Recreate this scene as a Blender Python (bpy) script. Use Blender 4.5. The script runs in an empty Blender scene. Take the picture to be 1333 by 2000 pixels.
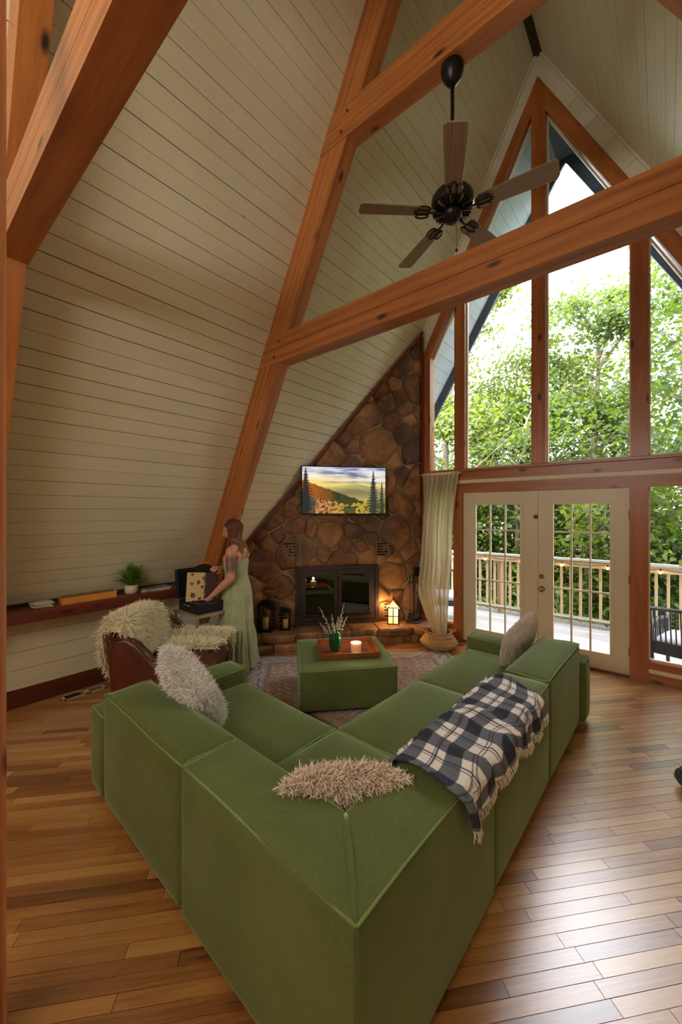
import bpy, bmesh, math, random
import numpy as np
from mathutils import Vector, Matrix, noise as mnoise
R = math.radians
SC = bpy.context.scene
COL = SC.collection
random.seed(7)

# ------------------------------------------------------------------ camera, light, exposure
cam_data = bpy.data.cameras.new('camera')
cam_data.sensor_fit = 'HORIZONTAL'
cam_data.sensor_width = 36.0
cam_data.lens = 36.0 * 756.0 / 1333.0
cam_data.clip_start = 0.02
cam = bpy.data.objects.new('camera', cam_data)
COL.objects.link(cam)
cam.location = (0, 0, 1.78)
cam.rotation_euler = (R(90), 0, R(39.94))
SC.camera = cam

world = bpy.data.worlds.new('world')
SC.world = world
world.use_nodes = True
wn = world.node_tree
bg = wn.nodes['Background']
bg.inputs['Color'].default_value = (0.93, 0.94, 1.0, 1)
bg.inputs['Strength'].default_value = 9.0


def lamp(name, kind, loc, energy, color, rot=(0, 0, 0), size=None, size_y=None, radius=None, spread=None):
    d = bpy.data.lights.new(name, kind)
    d.energy = energy
    d.color = color
    if kind == 'AREA':
        d.shape = 'RECTANGLE'
        d.size = size
        d.size_y = size_y
        if spread: d.spread = R(spread)
    if radius is not None:
        d.shadow_soft_size = radius
    o = bpy.data.objects.new(name, d)
    COL.objects.link(o)
    o.location = loc
    o.rotation_euler = rot
    return o


sun = lamp('sun', 'SUN', (-15, 8, 30), 5.0, (1.0, 0.94, 0.80), rot=Vector((0.30, 0.45, -0.84)).to_track_quat('-Z', 'Y').to_euler())
sun.data.angle = R(3)
# unseen fill lights added behind the camera to brighten the interior
lamp('fill_light_rear_down', 'AREA', (-1.2, -2.2, 3.2), 14, (1.0, 0.92, 0.80), size=2.4, size_y=1.8)
lamp('fill_light_rear_up', 'AREA', (-1.2, -2.6, 3.4), 105, (1.0, 0.96, 0.90), rot=(R(128), 0, 0), size=2.8, size_y=1.6)
lamp('fill_light_right', 'AREA', (2.0, 1.6, 1.7), 75, (1.0, 0.93, 0.8), rot=(0, R(80), 0), size=1.5, size_y=2.6)  # added fill from the right, out of view; warms the sofa's outer face

SC.view_settings.view_transform = 'Standard'
SC.view_settings.look = 'None'
SC.view_settings.exposure = 0.85
SC.view_settings.gamma = 1.0
SC.view_settings.use_curve_mapping = False
SC.cycles.use_denoising = True
SC.cycles.max_bounces = 10
SC.cycles.transparent_max_bounces = 24
SC.cycles.diffuse_bounces = 5
SC.cycles.sample_clamp_indirect = 6.0
SC.cycles.caustics_reflective = False
SC.cycles.caustics_refractive = False


# ------------------------------------------------------------------ helpers
def lin(r, g, b):
    f = lambda c: (c / 255 / 12.92) if c / 255 <= 0.04045 else ((c / 255 + 0.055) / 1.055) ** 2.4
    return (f(r), f(g), f(b), 1.0)


class G:
    """collects geometry in one coordinate frame and links it as one mesh object"""
    def __init__(s):
        s.v = []; s.f = []; s.t = []; s.c = []; s.tone = 0.5; s.col = None; s.m = None

    def add(s, vs, fs, tone=None, cols=None):
        n = len(s.v)
        if s.m is not None:
            vs = [tuple(s.m @ Vector(p)) for p in vs]
        s.v.extend(tuple(p) for p in vs)
        s.f.extend(tuple(i + n for i in f) for f in fs)
        s.t.extend([s.tone if tone is None else tone] * len(vs))
        if cols is not None:
            s.c.extend(cols)
        elif s.col is not None:
            s.c.extend([s.col] * len(vs))
        return s

    def box(s, x0, x1, y0, y1, z0, z1, tone=None):
        return s.add([(x0, y0, z0), (x1, y0, z0), (x1, y1, z0), (x0, y1, z0), (x0, y0, z1), (x1, y0, z1), (x1, y1, z1), (x0, y1, z1)],
                     [(0, 3, 2, 1), (4, 5, 6, 7), (0, 1, 5, 4), (1, 2, 6, 5), (2, 3, 7, 6), (3, 0, 4, 7)], tone)

    def prism(s, poly, fn, a, b, tone=None):
        """poly in 2D, fn(u, v, w) -> xyz, extruded between w=a and w=b"""
        n = len(poly)
        vs = [fn(u, v, a) for u, v in poly] + [fn(u, v, b) for u, v in poly]
        fs = [tuple(range(n - 1, -1, -1)), tuple(range(n, 2 * n))] + [(i, (i + 1) % n, n + (i + 1) % n, n + i) for i in range(n)]
        return s.add(vs, fs, tone)

    def tube(s, path, r, n=8, caps=True, tone=None):
        path = [Vector(p) for p in path]
        rs = r if isinstance(r, (list, tuple)) else [r] * len(path)
        vs = []; fs = []
        up = None
        for i, p in enumerate(path):
            d = (path[min(i + 1, len(path) - 1)] - path[max(i - 1, 0)])
            d = d.normalized() if d.length > 1e-9 else Vector((0, 0, 1))
            if up is None:
                up = Vector((0, 0, 1)) if abs(d.z) < 0.9 else Vector((1, 0, 0))
            a = d.cross(up)
            if a.length < 1e-6: a = d.cross(Vector((0, 1, 0)))
            a.normalize()
            b = a.cross(d).normalized()
            up = b
            for k in range(n):
                w = 2 * math.pi * k / n
                vs.append(p + (a * math.cos(w) + b * math.sin(w)) * rs[i])
        for i in range(len(path) - 1):
            for k in range(n):
                k2 = (k + 1) % n
                fs.append((i * n + k, i * n + k2, (i + 1) * n + k2, (i + 1) * n + k))
        if caps:
            fs.append(tuple(range(n - 1, -1, -1)))
            fs.append(tuple(range((len(path) - 1) * n, len(path) * n)))
        return s.add(vs, fs, tone)

    def lathe(s, prof, n=20, c=(0, 0, 0), sx=1, sy=1, tone=None, close=False):
        vs = []; fs = []
        for (r, z) in prof:
            for k in range(n):
                w = 2 * math.pi * k / n
                vs.append((c[0] + r * sx * math.cos(w), c[1] + r * sy * math.sin(w), c[2] + z))
        for i in range(len(prof) - 1):
            for k in range(n):
                k2 = (k + 1) % n
                fs.append((i * n + k, i * n + k2, (i + 1) * n + k2, (i + 1) * n + k))
        if prof[0][0] > 1e-5: fs.append(tuple(range(n - 1, -1, -1)))
        if prof[-1][0] > 1e-5 and not close: fs.append(tuple(range((len(prof) - 1) * n, len(prof) * n)))
        return s.add(vs, fs, tone)

    def grid(s, fn, nu, nv, colfn=None, closeu=False):
        vs = []; cols = []
        for j in range(nv + 1):
            for i in range(nu if closeu else nu + 1):
                u, v = i / nu, j / nv
                vs.append(fn(u, v))
                if colfn: cols.append(colfn(u, v))
        w = nu if closeu else nu + 1
        fs = []
        for j in range(nv):
            for i in range(nu):
                i2 = (i + 1) % w if closeu else i + 1
                fs.append((j * w + i, j * w + i2, (j + 1) * w + i2, (j + 1) * w + i))
        return s.add(vs, fs, cols=cols if colfn else None)

    def puff(s, quad, z0, z1, r=0.03, bulge=0.02, n=8, top=None):
        """rounded, slightly swollen block over a 4-corner footprint"""
        top = bulge if top is None else top
        q = [Vector((a[0], a[1])) for a in quad]
        Lx = ((q[1] - q[0]).length + (q[2] - q[3]).length) / 2
        Ly = ((q[3] - q[0]).length + (q[2] - q[1]).length) / 2
        Lz = z1 - z0
        half = (Lx / 2, Ly / 2, Lz / 2)

        def pos(p):
            # p in [-1,1]^3 on the cube surface
            c = [p[i] * half[i] for i in range(3)]
            inner = [max(-(half[i] - r), min(half[i] - r, c[i])) for i in range(3)]
            d = Vector([c[i] - inner[i] for i in range(3)])
            if d.length > 1e-9:
                o = Vector(inner) + d.normalized() * r
            else:
                o = Vector(c)
            b = [0, 0, 0]
            for i in range(3):
                j, k = (i + 1) % 3, (i + 2) % 3
                if abs(p[i]) > 0.999:
                    amt = top if i == 2 else bulge
                    b[i] += math.copysign(amt * (1 - abs(p[j]) ** 3) * (1 - abs(p[k]) ** 3), p[i])
            u = (o.x + b[0]) / Lx + 0.5; v = (o.y + b[1]) / Ly + 0.5
            xy = q[0] * (1 - u) * (1 - v) + q[1] * u * (1 - v) + q[2] * u * v + q[3] * (1 - u) * v
            return (xy.x, xy.y, (z0 + z1) / 2 + o.z + b[2])

        def ticks(h):
            e = min(0.9, 1 - r / h)
            a = [-1, -1 + (1 - e) * 0.35, -e] + [-e + 2 * e * k / n for k in range(1, n)] + [e, 1 - (1 - e) * 0.35, 1]
            return a
        T = [ticks(h) for h in half]
        idx = {}
        vs = []; fs = []

        def vid(p):
            key = tuple(round(a, 5) for a in p)
            if key not in idx:
                idx[key] = len(vs); vs.append(pos(p))
            return idx[key]
        for ax in range(3):
            j, k = (ax + 1) % 3, (ax + 2) % 3
            for sg in (-1, 1):
                for a in range(len(T[j]) - 1):
                    for b in range(len(T[k]) - 1):
                        pts = []
                        for (aa, bb) in ((a, b), (a + 1, b), (a + 1, b + 1), (a, b + 1)):
                            p = [0, 0, 0]; p[ax] = sg; p[j] = T[j][aa]; p[k] = T[k][bb]
                            pts.append(vid(p))
                        fs.append(tuple(pts) if sg > 0 else tuple(reversed(pts)))
        return s.add(vs, fs)

    def build(s, name, mat, parent=None, smooth=False, kind=None):
        me = bpy.data.meshes.new(name)
        me.from_pydata(s.v, [], s.f)
        a = me.attributes.new('tone', 'FLOAT', 'POINT')
        a.data.foreach_set('value', np.array(s.t, dtype=np.float32))
        if s.c:
            ca = me.color_attributes.new('Col', 'FLOAT_COLOR', 'POINT')
            ca.data.foreach_set('color', np.array(s.c, dtype=np.float32).ravel())
        if smooth:
            me.shade_smooth()
        me.materials.append(mat)
        me.update()
        o = bpy.data.objects.new(name, me)
        COL.objects.link(o)
        if parent is not None: o.parent = parent
        if kind: o['kind'] = kind
        return o


def np_mesh(name, V, F4, mat, parent=None, kind=None, tone=None, smooth=False):
    me = bpy.data.meshes.new(name)
    k = F4.shape[1]
    me.vertices.add(len(V)); me.vertices.foreach_set('co', V.astype(np.float32).ravel())
    me.loops.add(F4.size); me.loops.foreach_set('vertex_index', F4.astype(np.int32).ravel())
    me.polygons.add(len(F4)); me.polygons.foreach_set('loop_start', np.arange(0, F4.size, k, dtype=np.int32))
    me.update(calc_edges=True)
    if tone is not None:
        a = me.attributes.new('tone', 'FLOAT', 'POINT')
        a.data.foreach_set('value', tone.astype(np.float32))
    if smooth: me.shade_smooth()
    me.materials.append(mat)
    o = bpy.data.objects.new(name, me)
    COL.objects.link(o)
    if parent is not None: o.parent = parent
    if kind: o['kind'] = kind
    return o


def thing(name, label, cat, loc=(0, 0, 0), rz=0.0, group=None, rot=None):
    o = bpy.data.objects.new(name, None)
    o.empty_display_size = 0.1
    COL.objects.link(o)
    o.location = loc
    o.rotation_euler = rot if rot else (0, 0, rz)
    o['label'] = label
    o['category'] = cat
    if group: o['group'] = group
    return o


def tag(o, label, cat, group=None, kind=None):
    o['label'] = label; o['category'] = cat
    if group: o['group'] = group
    if kind: o['kind'] = kind
    return o


def holder(name):
    o = bpy.data.objects.new(name, None)
    COL.objects.link(o)
    o['kind'] = 'structure'
    return o


def copy_tree(o, parent=None):
    c = o.copy(); COL.objects.link(c); c.parent = parent
    for ch in list(o.children): copy_tree(ch, c)
    return c


def clip(poly, a, b, c):
    out = []
    n = len(poly)
    for i in range(n):
        p, q = poly[i], poly[(i + 1) % n]
        dp, dq = a * p[0] + b * p[1] - c, a * q[0] + b * q[1] - c
        if dp <= 0: out.append(p)
        if (dp < 0 < dq) or (dq < 0 < dp):
            t = dp / (dp - dq)
            out.append((p[0] + (q[0] - p[0]) * t, p[1] + (q[1] - p[1]) * t))
    return out


def area(poly):
    return 0.5 * sum(poly[i][0] * poly[(i + 1) % len(poly)][1] - poly[(i + 1) % len(poly)][0] * poly[i][1] for i in range(len(poly))) if len(poly) > 2 else 0


def fbm(x, y, z=0.0, o=4):
    return mnoise.fractal(Vector((x, y, z)), 0.9, 2.1, o) if o else mnoise.noise(Vector((x, y, z)))


# ------------------------------------------------------------------ materials
class N:
    def __init__(s, name):
        s.mat = bpy.data.materials.new(name); s.mat.use_nodes = True
        s.t = s.mat.node_tree; s.t.nodes.clear()
        s.out = s.t.nodes.new('ShaderNodeOutputMaterial')
        s.p = s.t.nodes.new('ShaderNodeBsdfPrincipled')
        s.t.links.new(s.p.outputs[0], s.out.inputs[0])

    def n(s, typ, **kw):
        x = s.t.nodes.new(typ)
        for k, v in kw.items(): setattr(x, k, v)
        return x

    def l(s, a, b): s.t.links.new(a, b)

    def ramp(s, fac, stops, interp='LINEAR'):
        r = s.n('ShaderNodeValToRGB'); r.color_ramp.interpolation = interp
        e = r.color_ramp.elements
        while len(e) < len(stops): e.new(0.5)
        for i, (p, c) in enumerate(stops):
            e[i].position = p; e[i].color = c
        s.l(fac, r.inputs[0]); return r.outputs[0]

    def coord(s, scale=(1, 1, 1), rot=(0, 0, 0), kind='Object'):
        tc = s.n('ShaderNodeTexCoord')
        m0 = s.n('ShaderNodeMapping'); m0.inputs['Rotation'].default_value = rot
        s.l(tc.outputs[kind], m0.inputs[0])
        m = s.n('ShaderNodeMapping'); m.inputs['Scale'].default_value = scale
        s.l(m0.outputs[0], m.inputs[0])
        return m.outputs[0]

    def noise(s, vec, scale=5, detail=4, rough=0.55, dist=0.0):
        x = s.n('ShaderNodeTexNoise'); x.inputs['Scale'].default_value = scale
        x.inputs['Detail'].default_value = detail; x.inputs['Roughness'].default_value = rough
        x.inputs['Distortion'].default_value = dist
        if vec is not None: s.l(vec, x.inputs['Vector'])
        return x.outputs['Fac']

    def attr(s, name='tone', out='Fac'):
        x = s.n('ShaderNodeAttribute', attribute_name=name); return x.outputs[out]

    def math(s, op, a, b=None, clamp=False):
        x = s.n('ShaderNodeMath', operation=op); x.use_clamp = clamp
        for i, q in enumerate((a, b)):
            if q is None: continue
            if isinstance(q, (int, float)): x.inputs[i].default_value = q
            else: s.l(q, x.inputs[i])
        return x.outputs[0]

    def mix(s, fac, a, b, mode='MIX'):
        x = s.n('ShaderNodeMix', data_type='RGBA', blend_type=mode)
        for sock, q in ((x.inputs['Factor'], fac), (x.inputs['A'], a), (x.inputs['B'], b)):
            if isinstance(q, (int, float)): sock.default_value = q
            elif isinstance(q, tuple): sock.default_value = q
            else: s.l(q, sock)
        return x.outputs['Result']

    def bump(s, h, strength=0.3, dist=0.01):
        b = s.n('ShaderNodeBump'); b.inputs['Strength'].default_value = strength; b.inputs['Distance'].default_value = dist
        s.l(h, b.inputs['Height']); s.l(b.outputs[0], s.p.inputs['Normal'])

    def set(s, color=None, rough=None, **kw):
        if color is not None:
            if isinstance(color, tuple): s.p.inputs['Base Color'].default_value = color
            else: s.l(color, s.p.inputs['Base Color'])
        if rough is not None:
            if isinstance(rough, (int, float)): s.p.inputs['Roughness'].default_value = rough
            else: s.l(rough, s.p.inputs['Roughness'])
        for k, v in kw.items(): s.p.inputs[k.replace('_', ' ')].default_value = v
        return s.mat


def m_plain(name, col, rough=0.5, **kw):
    return N(name).set(col, rough, **kw)


def m_noise(name, c1, c2, scale=8, rough=0.6, bump=0.0, bscale=None, bdist=0.005, detail=4, **kw):
    n = N(name)
    v = n.coord()
    f = n.noise(v, scale, detail)
    n.set(n.ramp(f, [(0.3, c1), (0.7, c2)]), rough, **kw)
    if bump:
        n.bump(n.noise(v, bscale or scale * 3, 3), bump, bdist)
    return n.mat


def m_wood(name, light, dark, knot, rot=(0, 0, 0), long=0.7, cross=9.0, rough=0.38, knots=True, coat=0.15, tonamt=0.25):
    """grain runs along local x after the rotation"""
    n = N(name)
    v = n.coord(scale=(long, cross, cross), rot=rot)
    v2 = n.coord(scale=(long * 2.2, cross * 6, cross * 6), rot=rot)
    g = n.noise(v, 1.3, 5, 0.6, 0.8)
    w = n.n('ShaderNodeTexWave', wave_type='RINGS', rings_direction='X')
    w.inputs['Scale'].default_value = 0.55; w.inputs['Distortion'].default_value = 5.0; w.inputs['Detail'].default_value = 2.0
    n.l(v, w.inputs['Vector'])
    fine = n.noise(v2, 2.0, 3)
    f = n.math('ADD', n.math('MULTIPLY', g, 0.62), n.math('MULTIPLY', w.outputs['Fac'], 0.12))
    f = n.math('ADD', f, n.math('MULTIPLY', fine, 0.28))
    t = n.math('MULTIPLY', n.math('SUBTRACT', n.attr('tone'), 0.5), tonamt)
    f = n.math('ADD', f, t)
    c = n.ramp(f, [(0.28, dark), (0.5, tuple((a + b) / 2 for a, b in zip(light, dark))), (0.72, light)])
    if knots:
        vk = n.coord(scale=(1.6, 4.0, 4.0), rot=rot)
        k = n.n('ShaderNodeTexVoronoi'); k.inputs['Scale'].default_value = 1.5
        n.l(vk, k.inputs['Vector'])
        kf = n.ramp(k.outputs['Distance'], [(0.06, (1, 1, 1, 1)), (0.17, (0, 0, 0, 1))])
        c = n.mix(kf, c, knot)
    n.set(c, rough)
    n.p.inputs['Coat Weight'].default_value = coat
    n.p.inputs['Coat Roughness'].default_value = 0.25
    n.bump(fine, 0.12, 0.004)
    return n.mat


SL = math.atan2(0.8889, 0.4582)
BL, BD, BK = lin(188, 116, 54), lin(124, 64, 26), lin(44, 22, 14)
M = {}
M['beam_x'] = m_wood('beam_wood_cross', BL, BD, BK)
M['beam_y'] = m_wood('beam_wood_lengthwise', BL, BD, BK, rot=(0, 0, R(90)))
M['beam_z'] = m_wood('beam_wood_upright', lin(188, 112, 50), lin(134, 68, 26), BK, rot=(0, R(90), 0))
M['raft_l'] = m_wood('beam_wood_left_slope', BL, BD, BK, rot=(0, SL, 0))
M['raft_r'] = m_wood('beam_wood_right_slope', BL, BD, BK, rot=(0, -SL, 0))
M['ledge'] = m_wood('ledge_wood', lin(134, 62, 34), lin(84, 34, 20), lin(40, 16, 10), rot=(0, 0, R(90)))
M['baseb'] = m_wood('baseboard_wood', lin(112, 52, 34), lin(70, 30, 22), lin(34, 14, 10), rot=(0, 0, R(90)))
M['trimw'] = m_wood('casing_wood', lin(236, 178, 130), lin(170, 84, 40), lin(100, 44, 20), rot=(0, R(90), 0), long=0.5, cross=14)


def m_white_plank(name, c1, c2, rot=(0, 0, R(90))):
    n = N(name)
    v = n.coord(scale=(0.8, 9, 9), rot=rot)
    v2 = n.coord(scale=(1, 1, 1))
    g = n.noise(v, 2.5, 4)
    big = n.noise(v2, 1.1, 3)
    f = n.math('ADD', n.math('MULTIPLY', g, 0.3), n.math('MULTIPLY', big, 0.7))
    f = n.math('ADD', f, n.math('MULTIPLY', n.math('SUBTRACT', n.attr(), 0.5), 0.1))
    c = n.ramp(f, [(0.2, c2), (0.75, c1)])
    vk = n.coord(scale=(1.2, 2.6, 2.6), rot=rot)
    k = n.n('ShaderNodeTexVoronoi'); k.inputs['Scale'].default_value = 1.5
    n.l(vk, k.inputs['Vector'])
    kf = n.ramp(k.outputs['Distance'], [(0.012, (0.8, 0.8, 0.8, 1)), (0.05, (0, 0, 0, 1))])
    c = n.mix(kf, c, lin(140, 116, 84))
    n.set(c, 0.42)
    n.bump(g, 0.1, 0.003)
    return n.mat


M['plank'] = m_white_plank('cream_board_paint', lin(224, 220, 194), lin(206, 198, 166))
M['plank_x'] = m_white_plank('cream_board_paint_band', lin(224, 218, 194), lin(206, 196, 166), rot=(0, 0, 0))
M['gap'] = m_plain('board_groove_shadow_wood', lin(56, 40, 24), 0.85)
M['soffit'] = m_noise('grey_soffit_paint', lin(148, 158, 162), lin(168, 176, 178), 3, 0.6)
M['fascia'] = m_noise('dark_fascia_paint', lin(70, 78, 92), lin(92, 100, 112), 3, 0.6)
M['white'] = m_noise('door_white_paint', lin(214, 202, 172), lin(222, 210, 182), 2, 0.4)
M['trimwhite'] = m_noise('white_strip_paint', lin(216, 200, 168), lin(226, 212, 184), 2, 0.45)


def m_floor():
    n = N('oak_floor_strip')
    rot = (0, 0, R(-48.5))
    off = n.n('ShaderNodeCombineXYZ'); n.l(n.math('MULTIPLY', n.attr(), 91.0), off.inputs[0]); n.l(n.math('MULTIPLY', n.attr(), 37.0), off.inputs[2])
    va = n.n('ShaderNodeVectorMath', operation='ADD'); n.l(n.coord(scale=(1.2, 16, 16), rot=rot), va.inputs[0]); n.l(off.outputs[0], va.inputs[1])
    v = va.outputs[0]
    v2 = n.coord(scale=(3.0, 90, 90), rot=rot)
    g = n.noise(v, 1.5, 5, 0.6, 0.6)
    fine = n.noise(v2, 1.6, 3)
    f = n.math('ADD', n.math('MULTIPLY', g, 0.55), n.math('MULTIPLY', fine, 0.45))
    f = n.math('ADD', f, n.math('MULTIPLY', n.math('SUBTRACT', n.attr(), 0.5), 0.55))
    c = n.ramp(f, [(0.12, lin(88, 46, 24)), (0.35, lin(152, 96, 48)), (0.55, lin(186, 130, 70)), (0.85, lin(214, 166, 100))])
    n.set(c, 0.3)
    n.p.inputs['Coat Weight'].default_value = 1.0
    n.p.inputs['Coat Roughness'].default_value = 0.3
    n.p.inputs['Coat IOR'].default_value = 1.9
    n.bump(fine, 0.06, 0.002)
    return n.mat


M['floor'] = m_floor()
M['subfloor'] = m_plain('floor_seam_dark', lin(58, 32, 16), 0.8)


def m_velvet():
    n = N('green_velvet')
    v = n.coord()
    f = n.math('ADD', n.math('MULTIPLY', n.noise(v, 2.2, 4), 0.7), n.math('MULTIPLY', n.noise(v, 60, 2), 0.3))
    n.set(n.ramp(f, [(0.3, lin(84, 92, 48)), (0.7, lin(106, 118, 66))]), 0.75)
    n.p.inputs['Sheen Weight'].default_value = 1.0
    n.p.inputs['Sheen Roughness'].default_value = 0.35
    n.p.inputs['Sheen Tint'].default_value = lin(176, 200, 168)
    n.p.inputs['Specular IOR Level'].default_value = 0.15
    n.bump(n.noise(v, 180, 2), 0.12, 0.001)
    return n.mat


M['velvet'] = m_velvet()
M['piping'] = m_plain('green_piping', lin(116, 138, 78), 0.7)
M['foot'] = m_plain('black_foot', lin(28, 26, 24), 0.5)


def m_attrcol(name, rough=0.8, emit=0.0, bump=0.0, bs=60, trans=0.0):
    n = N(name)
    c = n.attr('Col', 'Color')
    n.set(c, rough)
    if emit:
        n.l(c, n.p.inputs['Emission Color']); n.p.inputs['Emission Strength'].default_value = emit
    if bump: n.bump(n.noise(n.coord(), bs, 3), bump, 0.003)
    return n.mat


def m_stone():
    n = N('fieldstone')
    v = n.coord()
    f = n.math('ADD', n.math('MULTIPLY', n.noise(v, 4.2, 6, 0.7, 0.6), 0.76), n.math('MULTIPLY', n.attr(), 0.24))
    c = n.ramp(f, [(0.25, lin(58, 42, 36)), (0.40, lin(108, 72, 44)), (0.52, lin(142, 98, 58)), (0.64, lin(168, 124, 78)), (0.8, lin(180, 148, 108))])
    pt = n.noise(n.coord(scale=(1, 1, 1)), 1.6, 3)
    c = n.mix(n.ramp(pt, [(0.52, (0, 0, 0, 1)), (0.66, (0.6, 0.6, 0.6, 1))]), c, lin(66, 50, 50))
    n.set(c, 0.62)
    n.bump(n.noise(v, 14, 6, 0.7), 0.55, 0.02)
    return n.mat


M['stone'] = m_stone()
M['mortar'] = m_noise('mortar', lin(104, 80, 54), lin(166, 140, 104), 3, 0.85, bump=0.5, bscale=60)
M['iron'] = m_noise('black_iron', lin(34, 30, 32), lin(46, 42, 44), 12, 0.45, Metallic=0.4)
M['blackmetal'] = m_plain('black_metal', lin(22, 20, 20), 0.4, Metallic=0.5)
M['firegrey'] = m_noise('firebox_painted_steel', lin(60, 50, 52), lin(74, 62, 62), 6, 0.38, Metallic=0.55)
M['soot'] = m_noise('soot', lin(16, 14, 13), lin(34, 28, 25), 6, 0.9)


def m_glass(name, tint=(1, 1, 1, 1), gloss=0.06, rough=0.0):
    n = N(name)
    n.t.nodes.remove(n.p)
    tr = n.n('ShaderNodeBsdfTransparent'); tr.inputs[0].default_value = tint
    gl = n.n('ShaderNodeBsdfGlossy'); gl.inputs['Roughness'].default_value = rough
    mx = n.n('ShaderNodeMixShader')
    lw = n.n('ShaderNodeLayerWeight'); lw.inputs['Blend'].default_value = 0.12
    f = n.math('ADD', n.math('MULTIPLY', lw.outputs['Fresnel'], 0.6), gloss, clamp=True)
    n.l(f, mx.inputs[0]); n.l(tr.outputs[0], mx.inputs[1]); n.l(gl.outputs[0], mx.inputs[2])
    n.l(mx.outputs[0], n.out.inputs[0])
    return n.mat


M['glass'] = m_glass('window_glass', (0.97, 0.98, 0.98, 1), 0.0)
M['smokeglass'] = m_glass('smoked_firebox_glass', (0.25, 0.24, 0.24, 1), 0.22)
M['clearglass'] = m_glass('lantern_glass', (0.95, 0.95, 0.95, 1), 0.02)


def m_leaf(name, dark, light, trans=0.36):
    n = N(name)
    f = n.attr()
    c = n.ramp(f, [(0.0, dark), (1.0, light)])
    n.l(c, n.p.inputs['Base Color']); n.p.inputs['Roughness'].default_value = 0.5
    tl = n.n('ShaderNodeBsdfTranslucent'); n.l(n.mix(0.4, c, lin(170, 200, 50)), tl.inputs[0])
    mx = n.n('ShaderNodeMixShader'); mx.inputs[0].default_value = trans
    n.l(n.p.outputs[0], mx.inputs[1]); n.l(tl.outputs[0], mx.inputs[2]); n.l(mx.outputs[0], n.out.inputs[0])
    return n.mat


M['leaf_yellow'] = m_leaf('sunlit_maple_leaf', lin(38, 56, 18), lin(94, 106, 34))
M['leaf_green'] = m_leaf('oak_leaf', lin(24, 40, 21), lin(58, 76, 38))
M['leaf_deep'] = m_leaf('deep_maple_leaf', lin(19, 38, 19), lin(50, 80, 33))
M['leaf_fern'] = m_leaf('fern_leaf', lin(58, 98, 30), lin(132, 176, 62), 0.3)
M['bark'] = m_noise('bark', lin(96, 84, 72), lin(142, 128, 112), 12, 0.9, bump=0.6)
M['ground'] = m_noise('forest_ground', lin(60, 84, 34), lin(96, 120, 52), 2, 0.95)
M['deck'] = m_wood('weathered_deck_board', lin(172, 168, 168), lin(132, 127, 126), lin(100, 92, 88), cross=14, rough=0.7, knots=False, coat=0)
M['rail'] = m_wood('weathered_rail_wood', lin(200, 178, 138), lin(158, 132, 92), lin(100, 80, 60), cross=14, rough=0.7, knots=False, coat=0)
M['railz'] = m_wood('weathered_baluster_wood', lin(204, 182, 142), lin(160, 134, 96), lin(100, 80, 60), rot=(0, R(90), 0), cross=14, rough=0.7, knots=False, coat=0)
M['wicker'] = m_noise('black_wicker', lin(30, 31, 36), lin(52, 54, 60), 60, 0.5, bump=0.3)
M['greycush'] = m_noise('grey_cushion', lin(178, 176, 186), lin(196, 194, 202), 20, 0.9)
M['brass'] = m_plain('brass', lin(206, 160, 84), 0.25, Metallic=1.0)
M['bronze'] = m_plain('dark_bronze', lin(76, 52, 40), 0.4, Metallic=0.7)


def m_curtain():
    n = N('cream_sheer_curtain')
    v = n.coord(scale=(1, 1, 1))
    c = n.ramp(n.noise(v, 90, 2), [(0.3, lin(214, 204, 172)), (0.7, lin(232, 222, 194))])
    n.l(c, n.p.inputs['Base Color']); n.p.inputs['Roughness'].default_value = 0.9
    tl = n.n('ShaderNodeBsdfTranslucent'); n.l(c, tl.inputs[0])
    mx = n.n('ShaderNodeMixShader'); mx.inputs[0].default_value = 0.45
    n.l(n.p.outputs[0], mx.inputs[1]); n.l(tl.outputs[0], mx.inputs[2])
    tr = n.n('ShaderNodeBsdfTransparent'); mx2 = n.n('ShaderNodeMixShader'); mx2.inputs[0].default_value = 0.1
    n.l(mx.outputs[0], mx2.inputs[1]); n.l(tr.outputs[0], mx2.inputs[2])
    n.l(mx2.outputs[0], n.out.inputs[0])
    return n.mat


M['curtain'] = m_curtain()


def m_leather():
    n = N('brown_leather')
    v = n.coord()
    n.set(n.ramp(n.noise(v, 4, 5), [(0.3, lin(60, 26, 18)), (0.7, lin(100, 44, 28))]), 0.3)
    n.bump(n.noise(v, 90, 3), 0.25, 0.002)
    return n.mat


M['leather'] = m_leather()


def m_fur(name, root, tip):
    n = N(name)
    n.set(n.ramp(n.attr(), [(0.0, root), (1.0, tip)]), 0.8)
    n.p.inputs['Sheen Weight'].default_value = 0.2
    return n.mat


M['fur_white'] = m_fur('white_fleece', lin(214, 208, 200), lin(250, 247, 242))
M['fur_cream'] = m_fur('cream_curly_fleece', lin(196, 160, 126), lin(250, 238, 222))
M['fur_beige'] = m_fur('beige_fleece', lin(196, 178, 156), lin(238, 228, 214))
M['fur_sheep'] = m_fur('sheepskin_wool', lin(214, 196, 150), lin(255, 250, 222))
M['ebony'] = m_noise('fan_dark_bronze', lin(28, 26, 26), lin(44, 40, 38), 10, 0.35, Metallic=0.6)
M['blade'] = m_wood('fan_blade_oak', lin(160, 142, 116), lin(114, 96, 74), lin(70, 56, 44), long=1.4, cross=26, rough=0.45, knots=False, coat=0.05)
M['traywood'] = m_wood('tray_wood', lin(160, 92, 46), lin(88, 40, 20), lin(40, 20, 12), long=1.5, cross=24, rough=0.4, knots=False)
M['greenglass'] = m_plain('green_bottle_glass', lin(20, 104, 62), 0.06, Transmission_Weight=0.55, IOR=1.3, Coat_Weight=0.5)
M['wax'] = m_plain('candle_wax', lin(236, 216, 176), 0.5, Subsurface_Weight=0.2, Emission_Color=lin(255, 190, 120), Emission_Strength=0.06)
M['waxyellow'] = m_plain('ivory_candle', lin(222, 186, 112), 0.5)
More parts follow.
